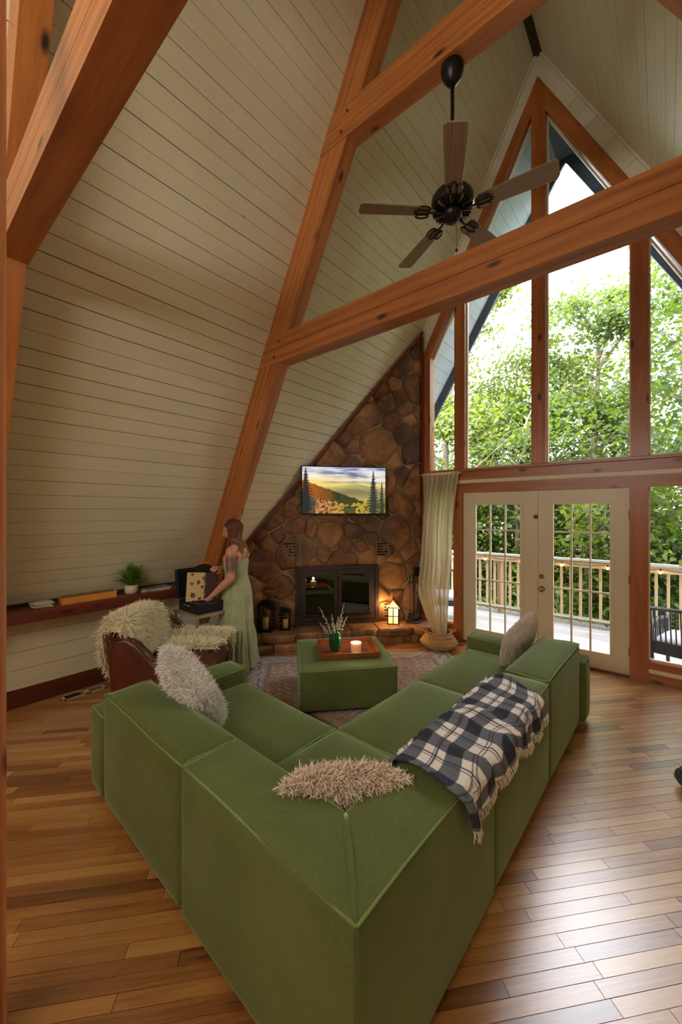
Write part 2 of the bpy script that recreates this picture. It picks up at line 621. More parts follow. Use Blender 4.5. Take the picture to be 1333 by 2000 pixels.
M['flame'] = m_plain('flame', lin(255, 190, 90), 0.5, Emission_Color=lin(255, 176, 84), Emission_Strength=14.0)
M['lampglow'] = m_plain('lit_lantern_pane', lin(255, 216, 150), 0.6, Emission_Color=lin(255, 208, 130), Emission_Strength=0.5)
M['bulb'] = m_plain('string_bulb', lin(255, 190, 110), 0.4, Emission_Color=lin(255, 170, 84), Emission_Strength=6.0)
M['potwhite'] = m_noise('white_ceramic', lin(206, 196, 176), lin(220, 210, 192), 5, 0.45)
M['black'] = m_plain('black_leatherette', lin(20, 21, 26), 0.4)
M['vinyl'] = m_plain('vinyl_record', lin(14, 13, 16), 0.2)
M['limelabel'] = m_plain('lime_record_label', lin(178, 192, 76), 0.5)
M['tablegrey'] = m_noise('pale_table_top', lin(150, 132, 104), lin(172, 152, 122), 5, 0.5)
M['steel'] = m_plain('table_leg_steel', lin(150, 142, 130), 0.35, Metallic=0.6)
M['flowerbuds'] = m_plain('pale_flower_buds', lin(206, 210, 190), 0.8)
M['stem'] = m_plain('grey_green_stem', lin(112, 128, 90), 0.7)
M['orange'] = m_noise('orange_box_card', lin(206, 134, 48), lin(222, 150, 60), 6, 0.5)
M['paper'] = m_plain('page_paper', lin(214, 204, 182), 0.8)
M['ventwhite'] = m_plain('ivory_register_paint', lin(204, 190, 162), 0.5)
M['ventdark'] = m_plain('register_slot', lin(44, 36, 32), 0.7)
M['darkgreycloth'] = m_noise('dark_grey_knit', lin(40, 44, 46), lin(84, 90, 92), 30, 0.9, bump=0.6)


def m_basket():
    n = N('woven_seagrass')
    v = n.coord(scale=(1, 1, 1))
    w = n.n('ShaderNodeTexWave', bands_direction='Z'); w.inputs['Scale'].default_value = 26; w.inputs['Distortion'].default_value = 1.5
    n.l(v, w.inputs['Vector'])
    n.set(n.ramp(n.math('ADD', n.math('MULTIPLY', w.outputs['Fac'], 0.5), n.math('MULTIPLY', n.noise(v, 14, 3), 0.5)), [(0.2, lin(150, 104, 54)), (0.8, lin(208, 170, 118))]), 0.8)
    n.bump(w.outputs['Fac'], 0.5, 0.006)
    return n.mat


M['basket'] = m_basket()

# ------------------------------------------------------------------ house constants
RX = -1.19          # ridge
GY = 5.17           # gable wall face
BY = -4.2           # back wall
KL, KR = -4.53, 2.15
K = 1.94
ux, uz = 0.4582, 0.8889      # up the left slope
FD = R(48.5)                 # floor strip direction
SMAX = 8.381


def roofL(s, y, h):   # h measured inward
    return (-5.03 + s * ux + h * uz, y, s * uz - h * ux)


def roofR(s, y, h):
    x, yy, z = roofL(s, y, h)
    return (2 * RX - x, yy, z)


# ------------------------------------------------------------------ floor
floor = holder('floor')
G().box(KL - 0.2, KR + 0.2, BY - 0.2, GY + 0.12, -0.14, -0.022).build('subfloor', M['subfloor'], floor)
fd = (math.cos(FD), math.sin(FD)); fn_ = (-fd[1], fd[0])
cands = []
rng = random.Random(3)
W = 0.057
for i in range(-80, 160):
    v0 = i * W
    u = -8 + rng.random()
    while u < 9:
        L = rng.choice([0.35, 0.5, 0.7, 0.9, 1.15, 1.4]) * (0.85 + 0.3 * rng.random())
        poly = [(a * fd[0] + b * fn_[0], a * fd[1] + b * fn_[1]) for a, b in ((u + 0.0012, v0 + 0.0011), (u + L - 0.0012, v0 + 0.0011), (u + L - 0.0012, v0 + W - 0.0011), (u + 0.0012, v0 + W - 0.0011))]
        for (a, b, c) in ((1, 0, KR), (-1, 0, -KL), (0, 1, GY + 0.06), (0, -1, -BY)):
            if poly: poly = clip(poly, a, b, c)
        if len(poly) > 2 and abs(area(poly)) > 1e-4:
            t = min(1, max(0, rng.gauss(0.56, 0.2)))
            if rng.random() < 0.07: t = 0.02 + 0.1 * rng.random()
            cx = sum(p[0] for p in poly) / len(poly); cy = sum(p[1] for p in poly) / len(poly)
            dd = -0.642 * cx + 0.767 * cy; rr = 0.767 * cx + 0.642 * cy
            vis = dd > 1.2 and abs(rr / dd) < 0.95
            under = (-2.7 < cx < -0.62 and 0.9 < cy < 1.8) or (-1.5 < cx < -0.6 and 1.7 < cy < 3.8) or (-3.4 < cx < -1.0 and 1.8 < cy < 3.9)
            cands.append((dd if vis and not under else 90 + dd if dd > 0 else 999, poly, t))
        u += L
cands.sort(key=lambda c: c[0])
rest = G()
for i, (d, poly, t) in enumerate(cands):
    if i < 300:
        g = G()
        g.prism(poly, lambda a, b, w: (a, b, w), -0.02, rng.uniform(-0.0004, 0.0), t)
        g.build('plank', M['floor'], floor)
    else:
        rest.prism(poly, lambda a, b, w: (a, b, w), -0.02, 0.0, t)
rest.build('plank_field', M['floor'], floor, kind='stuff')

# ------------------------------------------------------------------ ceilings
for nm, fn, side in (('ceiling', roofL, 0), ('ceiling_right', roofR, 1)):
    ce = holder(nm)
    g = G()
    g.prism([(0.8, BY - 0.2), (SMAX + 0.01, BY - 0.2), (SMAX + 0.01, GY + 0.13), (0.8, GY + 0.13)], fn, -0.12, -0.016)
    g.build('roof_deck', M['gap'], ce)
    s0 = 3.968 - 0.129 * 23
    k = 0
    s = s0
    while s < SMAX:
        s1 = min(s + 0.129, SMAX - 0.002)
        vis = (side == 0) or s > 4.3
        js = [BY, -1.1 + rng.uniform(-1, 1), GY + 0.02] if rng.random() < 0.6 else [BY, GY + 0.02]
        gp = rng.choice([0.003, 0.0042, 0.0055])
        for a, b in zip(js[:-1], js[1:]):
            gg = G()
            gg.prism([(s + gp, a), (s1, a), (s1, b - 0.002), (s + gp, b - 0.002)], fn, -0.016, rng.uniform(-0.0012, 0.0012), rng.random())
            gg.build('ceiling_board', M['plank'], ce)
        s += 0.129

G().prism([(RX - 0.05, 7.36), (RX + 0.05, 7.36), (RX + 0.3, 7.8), (RX - 0.3, 7.8)], lambda a, b, w: (a, w, b), BY - 0.2, GY + 0.12).build('ridge_board', M['gap'], bpy.data.objects['ceiling'])
# outer roof with overhang
roof = holder('roof_overhang')
def oy(z): return 6.05 + (z - 3.6) * 0.13 + 0.38
for fn in (roofL, roofR):
    g = G()
    ya = GY + 0.125
    g.prism([(-1.2, ya), (SMAX + 0.1, ya), (SMAX + 0.1, oy(7.4)), (-1.2, oy(-1.0))], fn, -0.17, -0.05)
    g.build('overhang_deck', M['fascia'], roof)
    g = G()
    g.prism([(-1.2, BY - 0.2), (SMAX + 0.1, BY - 0.2), (SMAX + 0.1, ya), (-1.2, ya)], fn, -0.2, -0.125)
    g.build('roof_slab', M['fascia'], roof)
    s = -1.2
    while s < SMAX - 0.02:
        s1 = min(s + 0.19, SMAX)
        gg = G(); z = s * uz
        gg.prism([(s + 0.004, ya), (s1, ya), (s1, oy(z)), (s + 0.004, oy(z))], fn, -0.05, -0.036, rng.random())
        gg.build('soffit_board', M['soffit'], roof)
        s += 0.19
    g = G()
    g.prism([(-1.2, oy(-1.0) - 0.045), (SMAX - 0.03, oy(7.4) - 0.045), (SMAX - 0.03, oy(7.4)), (-1.2, oy(-1.0))], fn, -0.19, 0.10)
    g.build('barge_board', M['fascia'], roof)

G().prism([(RX - 0.16, 7.30), (RX + 0.16, 7.30), (RX + 0.2, 7.75), (RX - 0.2, 7.75)], lambda a, b, w: (a, w, b), GY + 0.125, 6.93).build('ridge_beam', M['fascia'], roof)
# ------------------------------------------------------------------ side walls, back wall
wl = holder('wall_left')
G().box(KL - 0.12, KL - 0.016, BY - 0.2, GY, -0.14, 1.02).build('wall_core', M['gap'], wl)
z = 0.174
for z0, z1 in ((0.174, 0.336), (0.340, 0.500), (0.504, 0.664), (0.668, 0.82)):
    for a, b in ((BY, -0.9), (-0.897, GY)):
        G().box(KL - 0.016, KL, a, b, z0, z1, rng.random()).build('wall_board', M['plank'], wl)
G().box(KL, KL + 0.018, BY, 3.1, 0.0, 0.166).build('baseboard_left', M['baseb'])['kind'] = 'structure'
G().box(KL, KL + 0.010, BY, 3.1, 0.166, 0.176).build('trim_1', M['trimwhite'])['kind'] = 'structure'
tr_ = G().box(KL - 0.05, -4.3, BY, 3.0, 0.80, 0.905)
o = tr_.build('trim_ledge', M['ledge']); o['kind'] = 'structure'
G().box(KL, KL + 0.012, BY, 3.0, 0.780, 0.80).build('trim_3', M['trimwhite'])['kind'] = 'structure'
wr = holder('wall_right')
G().box(KR, KR + 0.12, BY - 0.2, GY, -0.14, 1.02).build('wall_core', M['gap'], wr)
for z0, z1 in ((0.005, 0.165), (0.169, 0.33), (0.334, 0.5), (0.504, 0.664), (0.668, 0.83), (0.834, 0.97)):
    G().box(KR - 0.014, KR, BY, GY, z0, z1, rng.random()).build('wall_board', M['plank'], wr)
wb = G()
wb.prism([(-5.03, -0.14), (2.65, -0.14), (2.65, 0.0), (RX, 7.45), (-5.03, 0.0)], lambda a, b, w: (a, w, b), BY - 0.15, BY)
wb.build('wall_back', M['plank_x'])['kind'] = 'structure'

# ------------------------------------------------------------------ trusses
def truss(name, y0, y1, label):
    t = holder(name)
    e = 0.006
    dep = 0.285
    for side, fn, mt in ((0, roofL, M['raft_l']), (1, roofR, M['raft_r'])):
        for (za, zb) in ((0.0, 3.302), (3.578, 5.042), (5.318, 7.45)):
            pts = []
            # cut level at za and zb: at inward depth h, s = (z + h*ux)/uz
            sa0, sa1 = za / uz, (za + dep * ux) / uz
            sb0, sb1 = zb / uz, (zb + dep * ux) / uz
            if zb > 7:
                sb0 = SMAX; sb1 = SMAX - dep * uz / ux + 0.0
                sb1 = (-(5.03 + RX) * -1 - dep * uz) / ux
            poly = [(sa0, 0.0), (sb0, 0.0), (sb1, dep), (sa1, dep)]
            g = G()
            g.prism(poly, lambda a, b, w, fn=fn: fn(a, w, b), y0 + e, y1 - e, rng.uniform(0.35, 0.65))
            g.build('rafter', mt, t)
    for (za, zb) in ((3.30, 3.58), (5.04, 5.32)):
        xl0, xl1 = -5.03 + za / K + 0.001, -5.03 + zb / K + 0.001
        g = G()
        zc = za + (zb - za) * 0.52
        # beam with a long shrinkage crack along the middle of the face
        def fnn(a, b, w): return (a, w, b)
        xm = -5.03 + zc / K + 0.001
        g.prism([(xl0, za), (2 * RX - xl0, za), (2 * RX - xm, zc - 0.002), (xm, zc - 0.002)], fnn, y0, y1, 0.5)
        g.prism([(xm, zc + 0.002), (2 * RX - xm, zc + 0.002), (2 * RX - xl1, zb), (xl1, zb)], fnn, y0, y1, 0.5)
        g.box(xm + 0.01, 2 * RX - xm - 0.01, y0 + 0.02, y1 - 0.02, zc - 0.0025, zc + 0.0025)
        g.build('collar_beam', M['beam_x'], t)
        for xx in (xl0 + 0.22, 2 * RX - xl0 - 0.22):
            for zz in (za + 0.07, zb - 0.07):
                b = G(); b.m = Matrix.Translation((xx + (zz - za) * 0.5 * (1 if xx < RX else -1), y0, zz)) @ Matrix.Rotation(R(90), 4, 'X')
                b.lathe([(0.013, -0.001), (0.013, 0.004), (0.006, 0.006)], 10)
                b.build('bolt', M['bronze'], t)
    return t


truss('truss_front', 2.6, 2.745, '')
truss('truss_near', 0.445, 0.59, '')
truss('truss_back', -1.9, -1.755, '')

# ------------------------------------------------------------------ gable wall of glass
gw = holder('wall_front')
Y0, Y1 = GY, GY + 0.12
def yz(a, b, w): return (a, w, b)
WD = 0.36; GL = 0.66
def wood(name, poly, y0, y1, mat, par=gw):
    return G().prism(poly, yz, y0, y1, rng.uniform(0.35, 0.65)).build(name, mat, par)
# white band boards, square to the slope
for side in (0, 1):
    s = 0.0
    while s < SMAX - 0.05:
        s1 = s + 0.195
        dep = WD * ux
        poly = [(s + 0.003, 0.0), (s1, 0.0), (s1, dep), (s + 0.003, dep)]
        pp = [(-5.03 + a * ux + h * uz, a * uz - h * ux) for a, h in poly]
        pp = clip(pp, 1, 0, RX)
        pp = clip(pp, 0, -1, -0.0)
        if side == 1: pp = [(2 * RX - a, b) for a, b in reversed(pp)]
        if len(pp) > 2: G().prism(pp, yz, Y0 + 0.012, Y0 + 0.03, rng.random()).build('wall_board', M['plank_x'], gw)
        s = s1
    pp = [(-5.03, 0), (RX, 7.45), (RX, 7.45 - WD - 0.1), (-5.03 + 0.24, 0)]
    if side == 1: pp = [(2 * RX - a, b) for a, b in reversed(pp)]
    wood('wall_core', pp, Y0 + 0.032, Y1, M['gap'])
    # moulding where band meets ceiling
    pp = [(-5.03 + 0.002, 0), (RX, 7.448), (RX, 7.448 - 0.05), (-5.03 + 0.028, 0)]
    if side == 1: pp = [(2 * RX - a, b) for a, b in reversed(pp)]
    wood('trim_mould', pp, Y0 - 0.012, Y0 + 0.011, M['plank_x'])
    # sloping timber frame
    xo = -5.03 + (3.42 + WD) / K
    pp = [(RX, 7.45 - WD), (RX, 7.45 - GL), (-2.62, 1.94 * (5.03 - 2.62) - GL), (-2.76, 1.94 * (5.03 - 2.76) - GL - 0.03), (-2.76, 1.94 * (5.03 - 2.76) - WD)]
    if side == 0: pp = list(reversed(pp))
    if side == 1: pp = [(2 * RX - a, b) for a, b in pp]
    wood('sloping_frame', pp, Y0 - 0.02, Y1, M['raft_l'] if side == 0 else M['raft_r'])
    # glazing bead, cream, on the inner edge of the slope
    ztop = 7.45 - GL
    pp = [(RX - 0.08, ztop - 0.08 * K), (RX - 0.08, ztop - 0.08 * K - 0.045), (-2.60, 4.016 - 0.045), (-2.60, 4.016)]
    if side == 1: pp = [(2 * RX - a, b) for a, b in reversed(pp)]
    wood('glazing_bead', pp, Y0 + 0.045, Y0 + 0.09, M['trimwhite'])
Ztop = lambda x: 7.45 - GL - K * abs(x - RX)
for (x0, x1, z0, z1, nm) in ((-2.76, -2.62, 0.0, 4.02, 'post'), (-2.25, -2.10, 2.37, None, 'mullion'), (-1.26, -1.10, 2.37, 7.06, 'mullion'), (-0.28, -0.13, 2.37, None, 'mullion'), (0.24, 0.38, 0.0, 4.02, 'post'),
                          (-2.262, -2.142, 0.0, 2.05, 'post'), (-0.288, -0.131, 0.0, 2.05, 'post')):
    if z1 is None:
        poly = [(x0, z0), (x1, z0), (x1, Ztop(x1) + 0.02), (x0, Ztop(x0) + 0.02)]
    elif z1 > 7:
        poly = [(x0, z0), (x1, z0), (x1, 7.45 - WD - K * abs(x1 - RX) - 0.005), (RX, 7.45 - WD - 0.005), (x0, 7.45 - WD - K * abs(x0 - RX) - 0.005)]
    else:
        poly = [(x0, z0), (x1, z0), (x1, z1), (x0, z1)]
    wood(nm, poly, Y0 - 0.025, Y1, M['beam_z'])
    if z0 > 1:
        for xx in ((x0 - 0.016, x0), (x1, x1 + 0.016)):
            zt = min(Ztop(xx[0]), Ztop(xx[1])) - 0.01
            G().box(xx[0], xx[1], Y0 + 0.04, Y0 + 0.08, 2.37, zt).build('glazing_bead', M['trimwhite'], gw)
G().box(-2.62, 0.24, Y0 - 0.012, Y1, 2.222, 2.37).build('sill_rail', M['beam_x'], gw)
G().box(-2.62, 0.24, Y0 - 0.05, Y0 - 0.012, 2.335, 2.362).build('sill_nosing', M['beam_x'], gw)
G().box(-2.62, 0.24, Y0 - 0.008, Y1, 2.172, 2.220).build('white_strip', M['trimwhite'], gw)
G().box(-2.62, 0.24, Y0 - 0.016, Y1, 2.045, 2.170).build('header_rail', M['beam_x'], gw)
G().box(-2.60, 0.22, Y0 + 0.04, Y0 + 0.08, 2.37, 2.386).build('glazing_bead', M['trimwhite'], gw)
for (x0, x1) in ((-2.62, -2.262), (-0.131, 0.24)):
    G().box(x0, x1, Y0 - 0.02, Y1, 0.0, 0.10).build('bottom_rail', M['beam_x'], gw)
    G().box(x0, x1, Y0 - 0.01, Y1, 0.10, 0.143).build('white_strip', M['trimwhite'], gw)
    G().box(x0, x1, Y0 - 0.012, Y1, 0.143, 0.218).build('sill_rail', M['beam_x'], gw)
    G().box(x0, x1, Y0 + 0.04, Y0 + 0.08, 0.218, 0.232).build('glazing_bead', M['trimwhite'], gw)
    G().box(x0, x0 + 0.012, Y0 + 0.04, Y0 + 0.08, 0.232, 2.045).build('glazing_bead', M['trimwhite'], gw)
# far parts of the gable outside the glass (behind the chimney and on the right)
wood('wall_core', [(-4.85, 0.0), (-2.76, 0.0), (-2.76, 4.1), (-4.6, 0.6)], Y0 + 0.02, Y1, M['plank_x'])
wood('wall_core', [(0.38, 0.0), (2.5, 0.0), (2.2, 0.6), (0.38, 4.1)], Y0 + 0.02, Y1, M['plank_x'])
# panes
def pane(nm, poly):
    o = G().prism(poly, yz, Y0 + 0.055, Y0 + 0.061).build(nm, M['glass']); o['kind'] = 'structure'; return o
pane('window_1', [(-2.61, 2.375), (-2.25, 2.375), (-2.25, Ztop(-2.25)), (-2.61, Ztop(-2.61))])
pane('window_2', [(-2.10, 2.375), (-1.26, 2.375), (-1.26, Ztop(-1.26)), (-2.10, Ztop(-2.10))])
pane('window_3', [(-1.10, 2.375), (-0.28, 2.375), (-0.28, Ztop(-0.28)), (-1.10, Ztop(-1.10))])
pane('window_4', [(-0.13, 2.375), (0.23, 2.375), (0.23, Ztop(0.23)), (-0.13, Ztop(-0.13))])
pane('window_5', [(-2.61, 0.225), (-2.262, 0.225), (-2.262, 2.045), (-2.61, 2.045)])
pane('window_6', [(-0.131, 0.225), (0.24, 0.225), (0.24, 2.045), (-0.131, 2.045)])

# french doors
def door(nm, x0, x1, gx0, gx1, knob):
    d = holder(nm)
    ya, yb = Y0 + 0.02, Y0 + 0.062
    z0, z1 = 0.02, 2.04
    gz0, gz1 = 0.20, 1.878
    G().box(x0, gx0, ya, yb, z0, z1).build('stile', M['white'], d)
    G().box(gx1, x1, ya, yb, z0, z1).build('stile', M['white'], d)
    G().box(gx0, gx1, ya, yb, gz1, z1).build('top_rail', M['white'], d)
    G().box(gx0, gx1, ya, yb, z0, gz0).build('bottom_rail', M['white'], d)
    w = 0.032
    g = G()
    for (a, b, c, e) in ((gx0 - w, gx0 + 0.004, gz0 - w, gz1 + w), (gx1 - 0.004, gx1 + w, gz0 - w, gz1 + w)):
        g.box(a, b, ya - 0.010, ya + 0.002, c, e)
    for (c, e) in ((gz0 - w, gz0 + 0.004), (gz1 - 0.004, gz1 + w)):
        g.box(gx0 - w, gx1 + w, ya - 0.009, ya + 0.002, c, e)
    g.build('glass_frame', M['white'], d)
    for k in (1, 2):
        xx = gx0 + (gx1 - gx0) * k / 3
        G().box(xx - 0.009, xx + 0.009, ya + 0.006, yb - 0.004, gz0, gz1).build('muntin', M['white'], d)
    for k in range(1, 5):
        zz = gz0 + (gz1 - gz0) * k / 5
        G().box(gx0, gx1, ya + 0.008, yb - 0.006, zz - 0.009, zz + 0.009).build('muntin', M['white'], d)
    for i in range(3):
        for j in range(5):
            a0 = gx0 + (gx1 - gx0) * i / 3; a1 = gx0 + (gx1 - gx0) * (i + 1) / 3
            c0 = gz0 + (gz1 - gz0) * j / 5; c1 = gz0 + (gz1 - gz0) * (j + 1) / 5
            G().box(a0, a1, Y0 + 0.039, Y0 + 0.043, c0, c1).build('pane', M['glass'], d)
    if knob is not None:
        for zz, r, kn in ((0.995, 0.028, 'deadbolt'), (0.845, 0.034, 'door_knob')):
            g = G(); g.m = Matrix.Translation((knob, ya, zz)) @ Matrix.Rotation(R(90), 4, 'X')
            if kn == 'deadbolt': g.lathe([(r, 0), (r, 0.006), (0.014, 0.010), (0.014, 0.022), (0, 0.024)], 18)
            else: g.lathe([(r, 0), (r, 0.006), (0.012, 0.012), (0.012, 0.03), (0.027, 0.038), (0.031, 0.052), (0.022, 0.066), (0, 0.07)], 20)
            g.build(kn, M['brass'], d, smooth=True)
        for zz in (0.28, 1.05, 1.75):
            G().box(x1 - 0.006, x1 + 0.010, ya - 0.008, ya + 0.004, zz - 0.045, zz + 0.045).build('hinge', M['bronze'], d)
    return d


door('door_1', -2.138, -1.224, -1.967, -1.395, None)
dr = door('door_2', -1.208, -0.292, -1.027, -0.462, -1.150)
G().box(-1.226, -1.194, Y0 + 0.0, Y0 + 0.0195, 0.02, 2.04).build('astragal', M['white'], dr)
G().box(-1.235, -1.19, Y0 - 0.014, Y0 + 0.0, 1.70, 1.745).build('latch', M['bronze'], dr)
G().box(-2.14, -0.29, Y0 - 0.01, Y1, 0.0, 0.019).build('trim_threshold', M['ledge'])['kind'] = 'structure'

# near door casing at the left edge of the view
cs = holder('trim_casing')
cx1, cy1 = -1.692, 0.285
g = G()
for (a, b, c, e) in ((-0.11, -0.012, -0.12, -0.02), (-0.012, 0.0, -0.10, -0.032), (-0.085, -0.045, -0.02, -0.008), (-0.030, -0.018, -0.02, -0.008)):
    g.box(cx1 + a, cx1 + b, cy1 + c, cy1 + e, 0.0, 6.3)
g.build('casing_board', M['trimw'], cs)
G().box(cx1 - 0.001, cx1 + 0.003, cy1 - 0.098, cy1 - 0.034, 0.0, 6.3).build('casing_edge', M['trimwhite'], cs)

# ------------------------------------------------------------------ outside: deck, railing, lights
dk = holder('deck')
y = GY + 0.14
while y < 7.75:
    G().box(-6.5, 3.6, y, y + 0.135, -0.155, -0.12, rng.random()).build('deck_board', M['deck'], dk)
    y += 0.14
G().box(-6.5, 3.6, GY + 0.13, 7.7, -0.4, -0.157).build('deck_joists', M['rail'], dk)
rl = thing('deck_railing', 'weathered wooden deck railing with square balusters beyond the glass doors', 'railing', (0, 7.5, -0.12))
G().box(-6.5, 3.6, -0.07, 0.07, 1.085, 1.12, 0.9).build('top_cap', M['deck'], rl)
G().box(-6.5, 3.6, -0.04, -0.002, 0.985, 1.083, 0.6).build('top_rail', M['rail'], rl)
G().box(-6.5, 3.6, -0.04, -0.002, 0.10, 0.16, 0.8).build('bottom_rail', M['deck'], rl)
bal = G().box(-0.019, 0.019, 0.0, 0.036, 0.06, 1.085).build('baluster', M['railz'], rl)
bal.location = (-6.4, 0, 0)
x = -6.26
while x < 3.5:
    b = bal.copy(); COL.objects.link(b); b.location = (x, 0, 0); x += 0.14
for x in (-6.0, -4.2, -2.4, -0.42, 1.4, 3.2):
    G().box(x - 0.045, x + 0.045, 0.04, 0.13, -0.4, 1.085).build('post', M['railz'], rl)
sl_ = thing('string_lights', 'string of small glowing amber globe bulbs along the deck railing', 'string lights', (0, 7.42, 0))
xs = [-0.05 + 0.645 * k for k in range(-9, 5)]
pth = []
for a, b in zip(xs[:-1], xs[1:]):
    for q in range(5):
        w = q / 5
        pth.append((a + (b - a) * w, 0, 0.955 - 0.12 * w * (1 - w) - 0.02))
pth.append((xs[-1], 0, 0.935))
G().tube(pth, 0.005, 5).build('cable', M['blackmetal'], sl_)
for x in xs:
    G().lathe([(0.010, 0.0), (0.013, -0.03), (0.013, 0.0)], 8, (x, 0, 0.935)).build('socket', M['blackmetal'], sl_)
    G().lathe([(0.0, -0.075), (0.018, -0.066), (0.022, -0.05), (0.016, -0.034), (0.010, -0.028)], 10, (x, 0, 0.935)).build('bulb', M['bulb'], sl_, smooth=True)


def wicker_chair(loc, rz, label, group):
    t = thing('patio_chair', label, 'chair', loc, rz, group)
    # local: +x seat front, y across, back at -x
    w, d, h = 0.60, 0.56, 0.80
    for (x, y, h1) in ((-d / 2, -w / 2, h), (-d / 2, w / 2, h), (d / 2, -w / 2, 0.60), (d / 2, w / 2, 0.60)):
        g = G(); g.tube([(x * 0.93, y * 0.95, 0), (x, y, 0.3), (x + (-0.05 if x < 0 else 0), y, h1)], [0.018, 0.026, 0.024], 8)
        g.build('leg', M['wicker'], t, smooth=True)
    G().puff([(-d / 2, -w / 2), (d / 2, -w / 2), (d / 2, w / 2), (-d / 2, w / 2)], 0.27, 0.36, 0.02, 0.0).build('seat', M['wicker'], t, smooth=True)
    G().puff([(-d / 2 + 0.03, -w / 2 + 0.03), (d / 2, -w / 2 + 0.03), (d / 2, w / 2 - 0.03), (-d / 2 + 0.03, w / 2 - 0.03)], 0.362, 0.46, 0.04, 0.02).build('cushion', M['greycush'], t, smooth=True)
    G().tube([(-d / 2 - 0.05, -w / 2 - 0.02, h), (-d / 2 - 0.06, 0, h + 0.01), (-d / 2 - 0.05, w / 2 + 0.02, h)], 0.022, 8).build('back_rail', M['wicker'], t, smooth=True)
    G().box(-d / 2 - 0.015, -d / 2 + 0.015, -w / 2, w / 2, 0.30, 0.42).build('back_panel', M['wicker'], t)
    n = 13
    for k in range(1, n):
        yy = -w / 2 + w * k / n
        G().tube([(-d / 2, yy, 0.40), (-d / 2 - 0.05, yy, h)], 0.008, 5).build('spindle', M['wicker'], t)
    for s in (-1, 1):
        G().tube([(-d / 2 - 0.04, s * w / 2, 0.60), (0, s * (w / 2 + 0.03), 0.62), (d / 2 + 0.01, s * w / 2, 0.60)], 0.024, 8).build('armrest', M['wicker'], t, smooth=True)
        for k in range(1, 9):
            xx = -d / 2 + d * k / 9
            G().tube([(xx, s * w / 2, 0.30), (xx, s * (w / 2 + 0.02), 0.60)], 0.007, 5).build('spindle', M['wicker'], t)
    return t


wicker_chair((0.24, 5.95, -0.12), R(75), 'black wicker patio chair on the deck outside the right hand window', 'patio chairs')
wicker_chair((-3.02, 6.55, -0.12), R(-60), 'black wicker patio chair on the deck behind the cream curtain', 'patio chairs')

# ------------------------------------------------------------------ trees
ground = holder('ground')
G().grid(lambda u, v: (-40 + 80 * u, 7.9 + 50 * v, -3.4 - 1.8 * v + 0.5 * mnoise.noise(Vector((u * 20, v * 20, 0)))), 40, 30).build('forest_floor', M['ground'], ground, smooth=True)


def leaf_mesh(name, centers, size, mat, parent, rs, flat=0.5, tone0=0.5):
    n = len(centers)
    C = np.asarray(centers)
    nr = rs.normal(size=(n, 3)); nr[:, 2] = np.abs(nr[:, 2]) + flat
    nr /= np.linalg.norm(nr, axis=1)[:, None]
    a = rs.normal(size=(n, 3)); a -= (a * nr).sum(1)[:, None] * nr; a /= np.linalg.norm(a, axis=1)[:, None]
    b = np.cross(nr, a)
    sz = (size * rs.uniform(0.6, 1.25, n))[:, None]
    # five-point lobed leaf: stem end, two side lobes, tip, with a folded midrib
    p0 = C - a * sz * 0.55
    p1 = C + b * sz * 0.42 + a * sz * 0.05 + nr * sz * 0.10
    p2 = C + a * sz * 0.62 - nr * sz * 0.08
    p3 = C - b * sz * 0.42 + a * sz * 0.05 + nr * sz * 0.10
    V = np.stack([p0, p1, p2, p3], 1).reshape(-1, 3)
    F = np.arange(n)[:, None] * 4
    T = np.concatenate([F + np.array([[0, 1, 2]]), F + np.array([[0, 2, 3]])], 0)
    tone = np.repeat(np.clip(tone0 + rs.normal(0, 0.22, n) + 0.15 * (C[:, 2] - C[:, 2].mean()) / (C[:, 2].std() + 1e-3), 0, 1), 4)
    return np_mesh(name, V, T, mat, parent, 'stuff', tone)


def tree(loc, h, crown, nb, nl, size, mat, seed, label, cat='tree', lean=(0, 0), base_h=0.25, sub=None, tone0=0.5, spread=0.42, group='trees beyond the deck'):
    rs = np.random.RandomState(seed)
    name = 'tree'
    t = thing(name, label, cat, loc, 0, group)
    g = G()
    r0 = 0.028 * h * 0.55
    pts = [(lean[0] * k / 6 + rs.normal() * 0.04 * k, lean[1] * k / 6 + rs.normal() * 0.04 * k, h * 0.92 * k / 6) for k in range(7)]
    g.tube(pts, [r0 * (1 - 0.85 * k / 6) for k in range(7)], 8)
    g.build('trunk', M['bark'], t, smooth=True)
    br = G(); cl = []
    for i in range(nb):
        f = base_h + (0.98 - base_h) * (i + 0.5) / nb
        k = f * 6; k0 = min(5, int(k)); w = k - k0
        p = Vector(pts[k0]).lerp(Vector(pts[k0 + 1]), w)
        an = rs.uniform(0, 2 * math.pi)
        prof = math.sin(math.pi * min(1, max(0, (f - base_h) / (1 - base_h) * 0.85 + 0.15))) ** 0.6
        L = crown * (0.45 + 0.65 * rs.rand()) * (0.35 + 0.65 * prof)
        d = Vector((math.cos(an), math.sin(an), 0.25 + 0.5 * f + rs.normal() * 0.12))
        q1 = p + d * L * 0.5 + Vector((0, 0, -0.02 * L)); q2 = p + d * L + Vector((0, 0, -0.1 * L))
        br.tube([p, q1, q2], [r0 * 0.28, r0 * 0.16, 0.008], 5, caps=False)
        for q in range(5):
            w = 0.3 + 0.7 * (q + rs.rand()) / 5
            c = p.lerp(q2, w)
            off = Vector(rs.normal(size=3)) * L * 0.16
            br.tube([c, c + off], [0.012, 0.004], 4, caps=False)
            cl.append((c + off, L * (0.16 + 0.12 * rs.rand())))
    br.build('branch', M['bark'], t)
    per = max(1, nl // len(cl))
    cs_ = []
    for c, r in cl:
        m = rs.poisson(per)
        d = rs.normal(size=(m, 3)) * np.array([r, r, r * spread])
        cs_.append(np.array(c) + d)
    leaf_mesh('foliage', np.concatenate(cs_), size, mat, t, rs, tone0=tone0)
    return t


